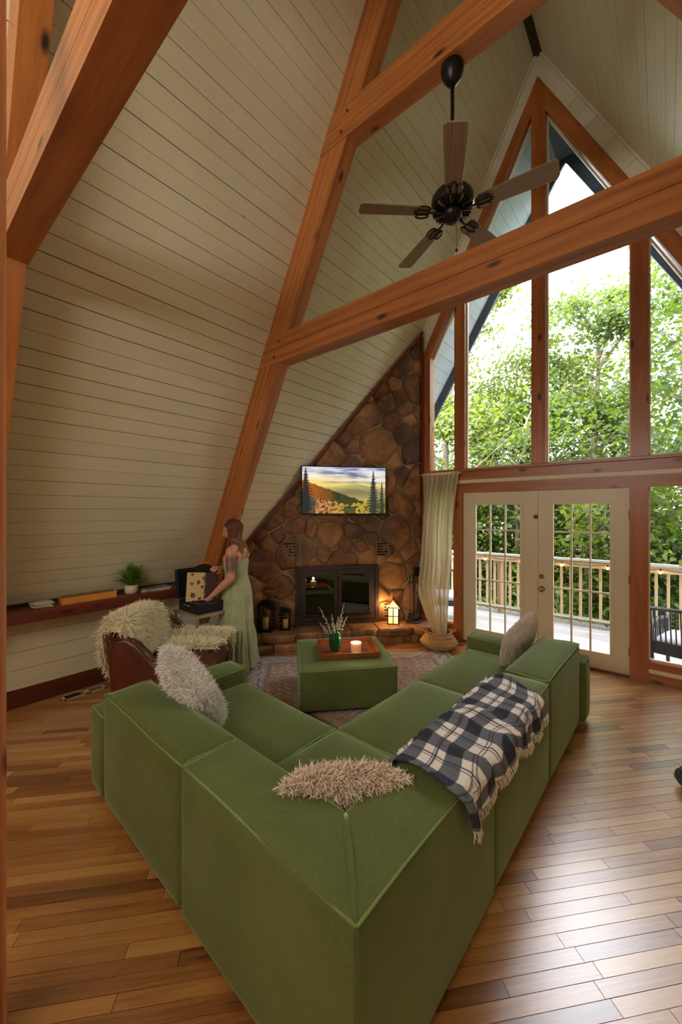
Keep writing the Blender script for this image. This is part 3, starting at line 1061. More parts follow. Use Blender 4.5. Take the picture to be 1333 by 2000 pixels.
YL, GL_, DL = M['leaf_yellow'], M['leaf_green'], M['leaf_deep']
tree((-5.6, 10.6, -3.3), 12.5, 2.9, 34, 30000, 0.105, YL, 1, 'yellow green maple with a pale leaning trunk left of the centre mullion', lean=(0.9, 0.3), base_h=0.12)
tree((-3.0, 13.5, -3.6), 10.5, 3.0, 34, 30000, 0.11, YL, 2, 'sunlit yellow green tree behind the left hand glass door', base_h=0.1, tone0=0.6)
tree((-2.7, 9.9, -3.3), 8.3, 2.0, 26, 15000, 0.095, GL_, 3, 'mid green oak right of the centre mullion, reaching halfway up its pane', base_h=0.1)
tree((-1.5, 12.5, -3.6), 12.0, 2.6, 34, 24000, 0.10, GL_, 4, 'tall loose oak rising behind the centre pane against the sky', base_h=0.1, spread=0.5)
tree((1.35, 9.7, -3.3), 12.0, 2.4, 34, 26000, 0.10, DL, 5, 'deep green maple filling the right hand upper window', base_h=0.1)
tree((2.4, 12.6, -3.6), 14.0, 3.4, 34, 26000, 0.115, DL, 6, 'bright green maple standing furthest right behind the near maple', base_h=0.1, tone0=0.75)
tree((-8.6, 12.5, -3.6), 12.0, 3.4, 32, 18000, 0.11, GL_, 7, 'green tree seen beside the chimney through the narrow left pane', base_h=0.1)
tree((-0.6, 16.5, -4.0), 8.5, 3.6, 30, 20000, 0.13, GL_, 8, 'rounded green tree low behind the right hand glass door', base_h=0.08)
tree((-5.8, 17.0, -4.0), 10.0, 3.8, 30, 20000, 0.13, YL, 9, 'broad yellow tree low in the distance behind the left door', base_h=0.08)
tree((5.5, 16.0, -4.0), 12.0, 4.0, 30, 9000, 0.2, GL_, 10, 'distant green tree outside to the far right', base_h=0.08)
tree((-11.5, 18.0, -4.0), 12.0, 4.2, 30, 9000, 0.2, GL_, 11, 'distant green tree outside to the far left', base_h=0.08)
tree((-1.1, 9.0, -3.3), 5.6, 1.7, 26, 15000, 0.10, YL, 12, 'young yellow green maple just beyond the railing behind the right glass door', base_h=0.12, tone0=0.6)
tree((-3.9, 9.3, -3.3), 5.9, 1.8, 26, 15000, 0.10, YL, 13, 'young yellow green maple just beyond the railing behind the left glass door', base_h=0.12, tone0=0.6)
tree((0.9, 8.7, -3.3), 5.0, 1.4, 24, 11000, 0.10, DL, 14, 'young bright green maple just beyond the railing behind the right window', base_h=0.12, tone0=0.75)
rs_ = np.random.RandomState(44)
hd = G()
tb = thing('shrub_bank', 'bank of yellow green undergrowth just below the deck railing', 'undergrowth', (-1.5, 8.6, -3.3))
tb['kind'] = 'stuff'
cc = np.stack([rs_.uniform(-8, 7, 44000), rs_.uniform(-0.1, 3.2, 44000), rs_.uniform(0, 1, 44000)], 1)
hh = 2.7 + 0.9 * np.sin(cc[:, 0] * 1.3) * np.cos(cc[:, 1] * 1.1 + 1) + 0.5 * np.sin(cc[:, 0] * 3.1)
cc[:, 2] = 0.5 + 1.05 * hh * (1 - 0.55 * cc[:, 2] ** 1.5)
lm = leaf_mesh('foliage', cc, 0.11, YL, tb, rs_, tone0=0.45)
far = np.stack([rs_.uniform(-26, 22, 16000), rs_.uniform(20, 24, 16000), rs_.uniform(-5, 4.2, 16000)], 1)
ft = thing('far_woodland', 'pale green wooded slope in the distance seen through the doors', 'woodland')
ft['kind'] = 'stuff'
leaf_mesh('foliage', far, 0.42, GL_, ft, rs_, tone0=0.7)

# ------------------------------------------------------------------ chimney wall of fieldstone
CA = R(51.0)
ca, sa = math.cos(CA), math.sin(CA)
OFF = 0.06
CO = (-2.79 + sa * OFF, 5.17 - ca * OFF)
def ch(s, z, h):      # s along the wall (0 at gable corner, negative left), h out of the wall
    return (CO[0] + s * ca + h * sa, CO[1] + s * sa - h * ca, z)
fp = holder('wall_fireplace')
# limits: under the left roof  X + 5.03 = z / K, right edge at s=0
def roofclip(poly, m=0.0):
    # points with  z <= K*(x+5.03) - m,   x = CO[0] + s*ca
    return clip(poly, -K * ca, 1.0, K * (CO[0] + 5.03) - m)
SR = -0.0
SLo = (KL - CO[0]) / ca
FBX = (-1.845, -0.69, 0.215, 1.02)      # firebox face
core = [(SLo, 0.0), (SR, 0.0), (SR, 4.6), (-2.4, 4.6), (SLo, 0.9)]
def minus_fb(poly):
    a0, a1, b0, b1 = FBX
    return [clip(poly, 1, 0, a0), clip(poly, -1, 0, -a1), clip(clip(clip(poly, -1, 0, -a0), 1, 0, a1), 0, -1, -b1), clip(clip(clip(poly, -1, 0, -a0), 1, 0, a1), 0, 1, b0)]
g = G()
for pp in minus_fb(roofclip([(SLo, 0.0), (SR, 0.0), (SR, 4.7), (SLo, 4.7)])):
    if len(pp) > 2: g.prism(pp, ch, -0.25, 0.0)
g.build('mortar_bed', M['mortar'], fp)
g = G()
a0, a1, b0, b1 = FBX
for (pa, pb) in (((a0, a0 + 0.02), (b0, b1)), ((a1 - 0.02, a1), (b0, b1)), ((a0, a1), (b0, b0 + 0.02)), ((a0, a1), (b1 - 0.02, b1))):
    g.prism([(pa[0], pb[0]), (pa[1], pb[0]), (pa[1], pb[1]), (pa[0], pb[1])], ch, -0.45, 0.0)
g.prism([(a0, b0), (a1, b0), (a1, b1), (a0, b1)], ch, -0.47, -0.45)
g.build('firebox_lining', M['soot'], fp)

srng = random.Random(21)
sites = []
tries = 0
while len(sites) < 118 and tries < 20000:
    tries += 1
    s, z = srng.uniform(-2.75, 0.0), srng.uniform(0.2, 4.35)
    if z > K * (CO[0] + s * ca + 5.03) + 0.1: continue
    if FBX[0] + 0.05 < s < FBX[1] - 0.05 and z < FBX[3] - 0.02: continue
    md = srng.choice([0.14, 0.2, 0.28, 0.34, 0.42])
    ok = True
    for (a, b, m2) in sites:
        if math.hypot((a - s) * 0.85, b - z) < (md + m2) / 2 * 0.95 + 0.02: ok = False; break
    if ok: sites.append((s, z, md))


def stone_mesh(poly, fn, proud, par, name='stone', tone=0.5, rn=srng):
    # roughen outline
    n = len(poly)
    c = (sum(p[0] for p in poly) / n, sum(p[1] for p in poly) / n)
    ring = []
    for i in range(n):
        p, q = poly[i], poly[(i + 1) % n]
        L = math.hypot(q[0] - p[0], q[1] - p[1])
        m = max(1, int(L / 0.085))
        for k in range(m):
            w = (k + (0.0 if m > 1 else 0.0)) / m
            x, y = p[0] + (q[0] - p[0]) * w, p[1] + (q[1] - p[1]) * w
            j = 0.010
            if k == 0:   # knock off the corner
                x += (c[0] - x) * 0.03; y += (c[1] - y) * 0.03
            ring.append((x + rn.uniform(-j, j), y + rn.uniform(-j, j)))
    n = len(ring)
    vs = [fn(a, b, 0.0) for a, b in ring]
    vs += [fn(a + (c[0] - a) * 0.03, b + (c[1] - b) * 0.03, proud * 0.6 + rn.uniform(-0.003, 0.003)) for a, b in ring]
    vs += [fn(a + (c[0] - a) * 0.2, b + (c[1] - b) * 0.2, proud * (0.85 + 0.3 * rn.random())) for a, b in ring]
    vs += [fn(a + (c[0] - a) * 0.62, b + (c[1] - b) * 0.62, proud * (0.85 + 0.35 * rn.random())) for a, b in ring]
    vs.append(fn(c[0], c[1], proud * (0.9 + 0.4 * rn.random())))
    fs = []
    for r in range(3):
        for i in range(n):
            fs.append((r * n + i, r * n + (i + 1) % n, (r + 1) * n + (i + 1) % n, (r + 1) * n + i))
    for i in range(n): fs.append((3 * n + i, 3 * n + (i + 1) % n, 4 * n))
    g = G(); g.add(vs, fs, tone)
    return g.build(name, M['stone'], par, smooth=True)


for i, (s, z, md) in enumerate(sites):
    poly = [(-3.0, 0.20), (0.0, 0.20), (0.0, 4.7), (-3.0, 4.7)]
    for j, (a, b, m2) in enumerate(sites):
        if i == j: continue
        dx, dz = a - s, b - z
        L = math.hypot(dx, dz)
        if L > 1.6: continue
        w = 0.5 + 0.5 * (md * md - m2 * m2) / (L * L) * 0.8
        w = max(0.3, min(0.7, w))
        mx, mz = s + dx * w, z + dz * w
        nx, nz = dx / L, dz / L
        poly = clip(poly, nx, nz, nx * mx + nz * mz - 0.0075)
        if len(poly) < 3: break
    if len(poly) < 3: continue
    poly = roofclip(poly, 0.03)
    poly = clip(poly, 1, 0, -0.02)
    if len(poly) < 3: continue
    inside = lambda p: FBX[0] < p[0] < FBX[1] and p[1] < FBX[3]
    if clip(clip(clip(poly, -1, 0, -FBX[0]), 1, 0, FBX[1]), 0, 1, FBX[3]):
        best = max(minus_fb(poly)[:3], key=lambda q: abs(area(q)))
        poly = best
    if len(poly) < 3 or abs(area(poly)) < 0.004: continue
    stone_mesh(poly, ch, srng.uniform(0.018, 0.04), fp, tone=min(1, max(0, srng.gauss(0.5, 0.34))))
# cut trim under the ceiling and cord of dark wood along the corner
g = G()
g.prism(roofclip(clip([(SLo, 0.7), (SR, 0.7), (SR, 4.7), (SLo, 4.7)], K * ca, -1.0, -(K * (CO[0] + 5.03) - 0.055)), 0.0), ch, 0.0, 0.05)
g.build('trim_strip', M['ledge'], fp)
G().prism([(-0.02, 0.2), (0.0, 0.2), (0.0, 4.35), (-0.02, 4.35)], ch, 0.0, 0.045).build('trim_strip', M['ledge'], fp)

# hearth: two courses of rough stone
hr = holder('trim_hearth')
def hh_(a, b, w): return ch(a, w, b)      # plan polygon (s, out) extruded in z
g = G(); g.prism([(-2.75, 0.0), (-0.02, 0.0), (0.02, 0.36), (-2.6, 0.36)], hh_, 0.0, 0.2); g.build('mortar_bed', M['mortar'], hr)
hg = random.Random(5)
def slab(u0, u1, d0, d1, z0, z1, tone):
    g = G()
    n = 6
    def ed(k): return u0 + (u1 - u0) * k / n
    front = [(ed(k), d1 + hg.uniform(-0.016, 0.016) - (0.02 if k in (0, n) else 0)) for k in range(n + 1)]
    back = [(u1, d0), (u0, d0)]
    poly = front + back
    c = ((u0 + u1) / 2, (d0 + d1) / 2)
    m = len(poly)
    vs = []
    for (sc, zz) in ((0.04, z0), (0.0, z0 + 0.3 * (z1 - z0)), (0.01, z1 - 0.25 * (z1 - z0)), (0.07, z1)):
        for (a, b) in poly:
            vs.append(hh_(a + (c[0] - a) * sc, b + (c[1] - b) * sc, zz + hg.uniform(-0.004, 0.004)))
    fs = [(r * m + i, r * m + (i + 1) % m, (r + 1) * m + (i + 1) % m, (r + 1) * m + i) for r in range(3) for i in range(m)]
    fs.append(tuple(range(3 * m, 4 * m))); fs.append(tuple(range(m - 1, -1, -1)))
    g.add(vs, fs, tone)
    g.build('stone', M['stone'], hr)
u = -2.68
for L, out in ((0.36, 0.40), (0.44, 0.42), (0.34, 0.38), (0.40, 0.41), (0.36, 0.39), (0.5, 0.42), (0.46, 0.45)):
    slab(u + 0.006, u + L - 0.006, 0.0, out, 0.115, 0.214, hg.uniform(0.3, 0.7)); u += L
u = -2.66
for L, out in ((0.5, 0.47), (0.38, 0.45), (0.45, 0.46), (0.4, 0.36), (0.62, 0.38), (0.4, 0.39)):
    slab(u + 0.006, u + L - 0.006, 0.02, out, 0.0, 0.105, hg.uniform(0.35, 0.85)); u += L

# fireplace insert
fi = thing('fireplace_insert', 'black steel fireplace insert with two smoked glass doors in the stone wall', 'fireplace', ch((FBX[0] + FBX[1]) / 2, 0.216, 0.0), CA)
W2, H2 = (FBX[1] - FBX[0]) / 2 + 0.012, 0.815      # local: x along wall, -y out of the wall
def fb(g, x0, x1, z0, z1, d0, d1): g.box(x0, x1, -d1, -d0, z0, z1)
g = G()
fb(g, -W2, W2, H2 - 0.05, H2, 0.0, 0.06); fb(g, -W2, W2, 0, 0.05, 0.0, 0.06)
fb(g, -W2, -W2 + 0.05, 0.05, H2 - 0.05, 0.0, 0.06); fb(g, W2 - 0.05, W2, 0.05, H2 - 0.05, 0.0, 0.06)
g.build('surround', M['firegrey'], fi)
for sgn in (-1, 1):
    x0, x1 = (-W2 + 0.055, -0.005) if sgn < 0 else (0.005, W2 - 0.055)
    g = G()
    fb(g, x0, x1, H2 - 0.12, H2 - 0.055, 0.01, 0.05); fb(g, x0, x1, 0.055, 0.13, 0.01, 0.05)
    e = 0.085
    fb(g, x0, x0 + (e if sgn < 0 else 0.05), 0.13, H2 - 0.12, 0.01, 0.05); fb(g, x1 - (0.05 if sgn < 0 else e), x1, 0.13, H2 - 0.12, 0.01, 0.05)
    d = g.build('door', M['firegrey'], fi)
    g = G(); fb(g, x0 + 0.04, x1 - 0.04, 0.12, H2 - 0.11, 0.025, 0.031); g.build('glass', M['smokeglass'], d)
    g = G(); fb(g, x0 + 0.05, x1 - 0.05, 0.118, 0.130, 0.05, 0.062); g.build('lower_bar', M['blackmetal'], d)
g = G(); g.m = Matrix.Translation((0, -0.055, H2 - 0.13)) @ Matrix.Rotation(R(90), 4, 'X'); g.lathe([(0.012, 0), (0.014, 0.01), (0, 0.016)], 12); g.build('knob', M['brass'], fi, smooth=True)
lg = thing('firewood', 'charred split log lying in the firebox behind the glass', 'log', ch(-1.26, 0.236, -0.2), CA)
g = G(); g.tube([(-0.3, 0, 0.05), (-0.1, 0.01, 0.055), (0.1, -0.01, 0.05), (0.3, 0.0, 0.055)], [0.05, 0.055, 0.052, 0.045], 9); g.build('log_body', M['bark'], lg, smooth=True)

# air vents in the stone
for k, (s0, s1, z0, z1, lab) in enumerate(((-2.03, -1.85, 1.17, 1.365, 'dark slotted air vent in the stone, upper left of the fireplace'), (-0.71, -0.53, 1.155, 1.345, 'dark slotted air vent in the stone, upper right of the fireplace'),
                                  (-2.10, -1.93, 0.27, 0.50, 'dark slotted air vent low in the stone between the two candle lanterns'), (-0.60, -0.46, 0.27, 0.48, 'dark slotted air vent low in the stone beside the glowing lantern'))):
    t = thing('air_vent', lab, 'vent', ch((s0 + s1) / 2, z0, 0.038), CA, 'air vents around the fireplace')
    w, h = (s1 - s0) / 2, z1 - z0
    G().box(-w, w, 0.0, 0.035, 0, h).build('back_plate', M['soot'], t)
    n = 5
    for q in range(n + 1):
        zz = h * q / n
        G().box(-w, w, -0.012, 0.0, max(0, zz - 0.006), min(h, zz + 0.006)).build('slat', M['mortar'], t)
    for a in (-w, w): G().box(a - 0.006, a + 0.006, -0.012, 0.0, 0, h).build('frame', M['mortar'], t)

# television
tvc = ch(-1.185, 1.745, 0.10)
tv = thing('television', 'flat screen television showing a sunset over forested hills, on the stone wall', 'television', tvc, CA)
TW, TH = 1.20, 0.665
G().box(-TW / 2, TW / 2, -0.012, 0.03, 0, TH).build('housing', M['blackmetal'], tv)
G().box(-0.2, 0.2, 0.03, 0.09, 0.15, 0.5).build('wall_bracket', M['blackmetal'], tv)
G().box(-0.02, 0.02, -0.016, -0.012, -0.006, 0.004).build('badge', M['steel'], tv)
rp = random.Random(9)
trees_px = [(0.04, 0.98, 0.10), (0.85, 0.94, 0.075), (0.955, 0.72, 0.04)]
def mixc(a, b, t): t = max(0, min(1, t)); return tuple(a[i] * (1 - t) + b[i] * t for i in range(3))
def screen(u, v):
    nz = lambda a, b, c=0: mnoise.noise(Vector((a, b, c)))
    # sky
    c = mixc((236, 214, 140), (196, 204, 226), (v - 0.62) / 0.32)
    cl = nz(u * 3.2 + v * 2, v * 13, 2) + 0.5 * nz(u * 9, v * 26, 5)
    if v > 0.66: c = mixc(c, (112, 118, 150) if cl > 0 else (240, 232, 232), min(1, abs(cl) * 1.9))
    gl = math.exp(-(((u - 0.14) / 0.13) ** 2 + ((v - 0.72) / 0.16) ** 2)); c = mixc(c, (255, 250, 226), gl * 1.2)
    gl2 = math.exp(-(((u - 0.16) / 0.3) ** 2 + ((v - 0.66) / 0.10) ** 2)); c = mixc(c, (250, 204, 84), gl2 * 0.7)
    # hazy mountain
    m1 = 0.57 + 0.075 * math.exp(-((u - 0.62) / 0.17) ** 2) + 0.012 * nz(u * 9, 1)
    if v < m1: c = mixc((206, 188, 120), (136, 130, 84), (m1 - v) * 7 + 0.35 * nz(u * 14 + v * 20, v * 6, 3)); c = mixc(c, (232, 196, 130), (0.44 - v) * 4 if v < 0.44 else 0)
    # dark ridge falling to the right
    m2 = 0.64 - 0.62 * (u - 0.12) + 0.02 * nz(u * 60, 3) + 0.02 * nz(u * 17, 9) if u < 0.72 else 0.27 + 0.02 * nz(u * 60, 3)
    if v < m2: c = mixc((74, 72, 34), (48, 54, 30), nz(u * 20, v * 20) + 0.5)
    if v < m2 and u < 0.36: c = mixc(c, (226, 104, 26), 0.85 - u * 1.6)
    # autumn trees in front
    m3 = 0.40 - 0.20 * min(1, u / 0.5) + (0.16 * (u - 0.6) / 0.4 if u > 0.6 else 0) + 0.05 * nz(u * 22, 7) + 0.03 * nz(u * 60, 5)
    if v < m3:
        a = nz(u * 26, v * 18, 4); b = nz(u * 60, v * 40, 8)
        base = mixc((206, 128, 72), (200, 176, 52), (u - 0.25) * 2.4) if u < 0.72 else mixc((206, 172, 48), (128, 142, 56), (u - 0.72) * 5)
        c = mixc(base, (58, 52, 30), max(0, -a * 1.6 - b) + 0.12); c = mixc(c, (246, 214, 140), max(0, a + b * 0.8) * 0.6)
        if abs(u - 0.56) < 0.07 and v < 0.16: c = mixc(c, (36, 54, 34), 0.7)
        if u < 0.16: c = mixc(c, (40, 62, 70), 0.8 - u * 2)
    for (tx, top, wd) in trees_px:
        if v < top:
            f = (top - v)
            w = wd * min(1.3, f * 1.9) * (0.30 + 0.70 * ((f * 17 + tx * 3) % 1.0)) * (0.8 + 0.5 * nz(v * 40, u * 40, tx))
            if abs(u - tx) < w + 0.003: c = mixc((34, 42, 46), (80, 84, 50) if tx > 0.5 else (62, 40, 24), nz(u * 70, v * 70) + 0.4)
    if u < 0.075 and v < 0.5: c = mixc(c, (26, 40, 48), 0.7)
    return tuple(lin(*[min(255, max(0, q)) for q in c]))
g = G(); g.grid(lambda u, v: (-TW / 2 + 0.012 + (TW - 0.024) * u, -0.0135, 0.014 + (TH - 0.026) * v), 200, 112, screen)
n_ = N('television_picture'); cc_ = n_.attr('Col', 'Color'); n_.set((0.01, 0.01, 0.01, 1), 0.3); n_.l(cc_, n_.p.inputs['Emission Color']); n_.p.inputs['Emission Strength'].default_value = 0.55
g.build('screen', n_.mat, tv)

# ------------------------------------------------------------------ rug
rug_o = (-3.88, 2.93); RA = R(45.5)
rug = thing('area_rug', 'faded patterned area rug with grey and rust medallions under the green ottoman', 'rug', (rug_o[0], rug_o[1], 0.0), RA)
RW, RL = 2.42, 2.14
def rugcol(u, v):
    x, y = u * RW, (1 - v) * RL          # y: distance from the fireplace side
    nz = lambda a, b, c=0.0: mnoise.noise(Vector((a, b, c)))
    e = min(x, RW - x, y, RL - y)
    px = abs(x - RW / 2); py = abs(y - RL / 2 - 0.25)
    fade = nz(x * 1.6, y * 1.6, 3) * 0.5 + 0.5
    c = mixc((176, 160, 150), (158, 106, 80), 1.5 * fade - 0.35)
    # scrolling figures mirrored about the long axis
    f = math.sin(px * 34 + 2.2 * math.sin(py * 25)) * math.cos(py * 36 + 1.8 * math.sin(px * 29))
    if abs(f) < 0.15: c = mixc(c, (72, 70, 88), 0.62)
    elif f > 0.72: c = mixc(c, (206, 190, 168), 0.6)
    elif f < -0.74: c = mixc(c, (150, 84, 66), 0.6)
    m = abs(px / 0.62) + abs(py / 0.72)
    if abs(m - 1) < 0.05: c = mixc(c, (70, 68, 86), 0.6)
    elif m < 0.92 and m > 0.78: c = mixc(c, (200, 182, 160), 0.5)
    if e < 0.26:
        t = x if min(y, RL - y) < min(x, RW - x) else y
        c = mixc((188, 178, 170), (150, 140, 146), fade)
        q = math.sin(t * 21) + 0.9 * math.sin(e * 52 + 2.5 * math.sin(t * 12))
        if abs(q) < 0.34: c = mixc(c, (70, 70, 92), 0.75)
        elif q > 1.35: c = mixc(c, (160, 104, 90), 0.6)
        if e < 0.035 or 0.225 < e: c = mixc(c, (92, 88, 102), 0.7)
        if 0.05 < e < 0.062 or 0.205 < e < 0.215: c = mixc(c, (96, 92, 106), 0.5)
    c = mixc(c, (204, 192, 184), 0.22)
    wear = nz(x * 9, y * 9, 1) + 0.6 * nz(x * 30, y * 30, 2)
    c = mixc(c, (190, 178, 170), max(0, wear) * 0.75)
    c = mixc(c, (120, 96, 84), max(0, nz(x * 40, y * 40, 7)) * 0.5)
    return lin(*c)
g = G(); g.grid(lambda u, v: (u * RW, -RL + v * RL, 0.010 + 0.0015 * mnoise.noise(Vector((u * 9, v * 9, 0)))), 300, 264, rugcol)
M['rug'] = m_attrcol('rug_pile', 0.95, bump=0.4, bs=150)
g.build('rug_field', M['rug'], rug)
G().box(0.0, RW, -RL, 0, 0.0, 0.0075).build('backing', M['mortar'], rug)
fr = G()
for k in range(150):
    for (x, sg) in ((0.0, -1), (RW, 1)):
        yy = -RL + RL * (k + 0.5) / 150
        fr.box(min(x, x + sg * 0.03), max(x, x + sg * 0.03), yy - 0.003, yy + 0.003, 0.001, 0.005)
fr.build('fringe', M['paper'], rug, kind='stuff')

# ------------------------------------------------------------------ green modular sofa
SO = (-0.625, 0.81); SA = R(-1.7)
def sw(x, y): return (SO[0] + x * math.cos(SA) - y * math.sin(SA), SO[1] + x * math.sin(SA) + y * math.cos(SA))
BT, BH, SH, FZ = 0.285, 0.68, 0.43, 0.035
def edge_tube(t, pts, name='piping', r=0.005, par=None):
    return G().tube(pts, r, 6).build(name, M['piping'], par or t, smooth=True)
def feet(t, cx, cy, pts):
    for (x, y) in pts:
        G().lathe([(0.022, 0.0), (0.026, FZ + 0.01)], 10, (x - cx, y - cy, 0)).build('foot', M['foot'], t)
def module(label, x0, x1, y0, y1):
    cx, cy = (x0 + x1) / 2, (y0 + y1) / 2
    p = sw(cx, cy)
    t = thing('sofa_module', label, 'sofa', (p[0], p[1], 0.0), SA, 'green velvet sectional sofa modules')
    feet(t, cx, cy, [(x0 + 0.08, y0 + 0.08), (x1 - 0.08, y0 + 0.08), (x1 - 0.08, y1 - 0.08), (x0 + 0.08, y1 - 0.08)])
    return t, cx, cy
def blk(t, cx, cy, x0, x1, y0, y1, z0, z1, name, r=0.028, bulge=0.010, top=0.02, quad=None):
    q = quad or [(x0, y0), (x1, y0), (x1, y1), (x0, y1)]
    q = [(a - cx, b - cy) for a, b in q]
    return G().puff(q, z0, z1, r, bulge, 8, top).build(name, M['velvet'], t, smooth=True)
def pipes(par, cx, cy, pts, z, closed=False):
    pp = [(a - cx, b - cy, z) for a, b in pts]
    if closed: pp.append(pp[0])
    # let the piping follow the slight sag between corners
    out = []
    for a, b in zip(pp[:-1], pp[1:]):
        for k in range(8):
            w = k / 8
            out.append((a[0] + (b[0] - a[0]) * w, a[1] + (b[1] - a[1]) * w, a[2] + 0.004 * math.sin(w * math.pi * 2)))
    out.append(pp[-1])
    return G().tube(out, 0.0055, 6).build('piping', M['piping'], par, smooth=True)
E_ = 0.004
# left module (its back faces the lower left of the picture)
t, cx, cy = module('green velvet left sofa module holding the white fluffy pillow', -1.98, -0.985, 0.0, 1.0)
b = blk(t, cx, cy, -1.98 + E_, -0.985 - E_, 0.0, BT, FZ, BH, 'backrest', top=0.026)
pipes(b, cx, cy, [(-1.975, 0.006), (-0.99, 0.006), (-0.99, BT - 0.006), (-1.975, BT - 0.006)], BH - 0.006, True)
s_ = blk(t, cx, cy, -1.98 + E_, -0.985 - E_, BT + 0.004, 1.0, FZ, SH, 'seat', top=0.035)
pipes(s_, cx, cy, [(-1.97, 0.994), (-0.99, 0.994), (-0.99, BT + 0.02)], SH - 0.008)
a = blk(t, cx, cy, -2.21, -1.98, 0.0, 1.03, FZ, 0.535, 'armrest', top=0.014)
pipes(a, cx, cy, [(-2.205, 0.006), (-1.985, 0.006), (-1.985, 1.024), (-2.205, 1.024)], 0.535 - 0.006, True)
# corner module with mitred back
t, cx, cy = module('green velvet corner sofa module nearest the camera with mitred back', -0.985, 0.0, 0.0, 1.0)
b1 = blk(t, cx, cy, 0, 0, 0, 0, FZ, BH, 'backrest', top=0.012, r=0.009, quad=[(-0.985 + E_, 0.0), (0.0, 0.0), (-BT, BT), (-0.985 + E_, BT)])
pipes(b1, cx, cy, [(-BT, BT - 0.004), (-0.98, BT - 0.006), (-0.98, 0.006), (-0.004, 0.006)], BH - 0.004)
b2 = blk(t, cx, cy, 0, 0, 0, 0, FZ, BH, 'backrest', top=0.012, r=0.009, quad=[(0.0, 0.0), (0.0, 1.0 - E_), (-BT, 1.0 - E_), (-BT, BT)])
pipes(b2, cx, cy, [(-0.004, 0.006), (-0.006, 0.994), (-BT + 0.006, 0.994), (-BT + 0.004, BT)], BH - 0.004)
G().tube([(-cx - 0.012 - (BT - 0.02) * k / 8, -cy + 0.012 + (BT - 0.02) * k / 8, BH - 0.013 + 0.010 * math.sin(k / 8 * math.pi)) for k in range(9)], 0.015, 12).build('mitre_seam', M['velvet'], t, smooth=True)
s_ = blk(t, cx, cy, -0.985 + E_, -BT - 0.003, BT + 0.003, 1.0 - E_, FZ, SH, 'seat', top=0.035)
pipes(s_, cx, cy, [(-0.98, BT + 0.01), (-0.98, 0.994), (-BT - 0.01, 0.994)], SH - 0.008)
# middle module on the right arm
t, cx, cy = module('green velvet sofa module in the middle of the right run, under the plaid throw', -0.985, 0.0, 1.0, 1.955)
b = blk(t, cx, cy, -BT, 0.0, 1.0 + E_, 1.955 - E_, FZ, BH, 'backrest', top=0.022)
pipes(b, cx, cy, [(-0.006, 1.006), (-0.006, 1.949), (-BT + 0.006, 1.949), (-BT + 0.006, 1.006)], BH - 0.006, True)
s_ = blk(t, cx, cy, -0.97, -BT - 0.003, 1.0 + E_, 1.955 - E_, FZ, SH, 'seat', top=0.035)
pipes(s_, cx, cy, [(-BT - 0.01, 1.006), (-0.965, 1.006), (-0.965, 1.949), (-BT - 0.01, 1.949)], SH - 0.008)
# far module with armrest
t, cx, cy = module('green velvet far right sofa module with armrest by the glass doors', -0.985, 0.0, 1.955, 2.92)
b = blk(t, cx, cy, -BT, 0.0, 1.955 + E_, 2.92, FZ, BH + 0.012, 'backrest', top=0.028)
pipes(b, cx, cy, [(-0.006, 1.961), (-0.006, 2.914), (-BT + 0.006, 2.914), (-BT + 0.006, 1.961)], BH + 0.006, True)
s_ = blk(t, cx, cy, -0.97, -BT - 0.003, 1.955 + E_, 2.92, FZ, SH, 'seat', top=0.035)
pipes(s_, cx, cy, [(-BT - 0.01, 1.961), (-0.965, 1.961), (-0.965, 2.91)], SH - 0.008)
a = blk(t, cx, cy, -0.985, 0.035, 2.92, 3.13, FZ, 0.54, 'armrest', top=0.012)
pipes(a, cx, cy, [(-0.98, 2.926), (0.03, 2.926), (0.03, 3.124), (-0.98, 3.124)], 0.534, True)

# ottoman
OA = R(48.2); OZ = 0.012
ot = thing('ottoman', 'square green velvet ottoman holding a wooden tray', 'ottoman', (-2.445, 2.947, OZ), OA)
G().puff([(-0.437, -0.43), (0.437, -0.43), (0.437, 0.43), (-0.437, 0.43)], 0.03, 0.385, 0.02, 0.006, 8, 0.022).build('cushion_block', M['velvet'], ot, smooth=True)
q = [(-0.435, -0.428), (0.435, -0.428), (0.435, 0.428), (-0.435, 0.428), (-0.435, -0.428)]
G().tube([(a, b, 0.380) for a, b in q], 0.0055, 6).build('piping', M['piping'], ot, smooth=True)
for (x, y) in ((-0.36, -0.35), (0.36, -0.35), (0.36, 0.35), (-0.36, 0.35)):
    G().lathe([(0.022, 0.0), (0.026, 0.045)], 10, (x, y, 0)).build('foot', M['foot'], ot)

# tray with vase and candle
TZ = 0.4195
tr = thing('serving_tray', 'rectangular wooden tray with dark rims on the green ottoman', 'tray', (-2.40, 2.96, TZ), R(47.5))
tw, td = 0.272, 0.205
G().box(-tw, tw, -td, td, 0.0, 0.012).build('base_panel', M['traywood'], tr)
for (a, b, c, e) in ((-tw, tw, -td - 0.014, -td), (-tw, tw, td, td + 0.014)):
    G().box(a, b, c, e, 0.0, 0.048).build('side', M['traywood'], tr)
for x in (-tw - 0.014, tw):
    g = G(); g.box(x, x + 0.014, -td - 0.014, td + 0.014, 0.0, 0.026); g.box(x, x + 0.014, -td - 0.014, -0.06, 0.026, 0.05); g.box(x, x + 0.014, 0.06, td + 0.014, 0.026, 0.05)
    g.box(x, x + 0.014, -0.06, 0.06, 0.044, 0.056)
    g.build('handle_side', M['traywood'], tr)
VL = (-2.455, 2.845)
vs_ = thing('glass_vase', 'green glass vase with pale flower stems on the wooden tray', 'vase', (VL[0], VL[1], TZ + 0.013))
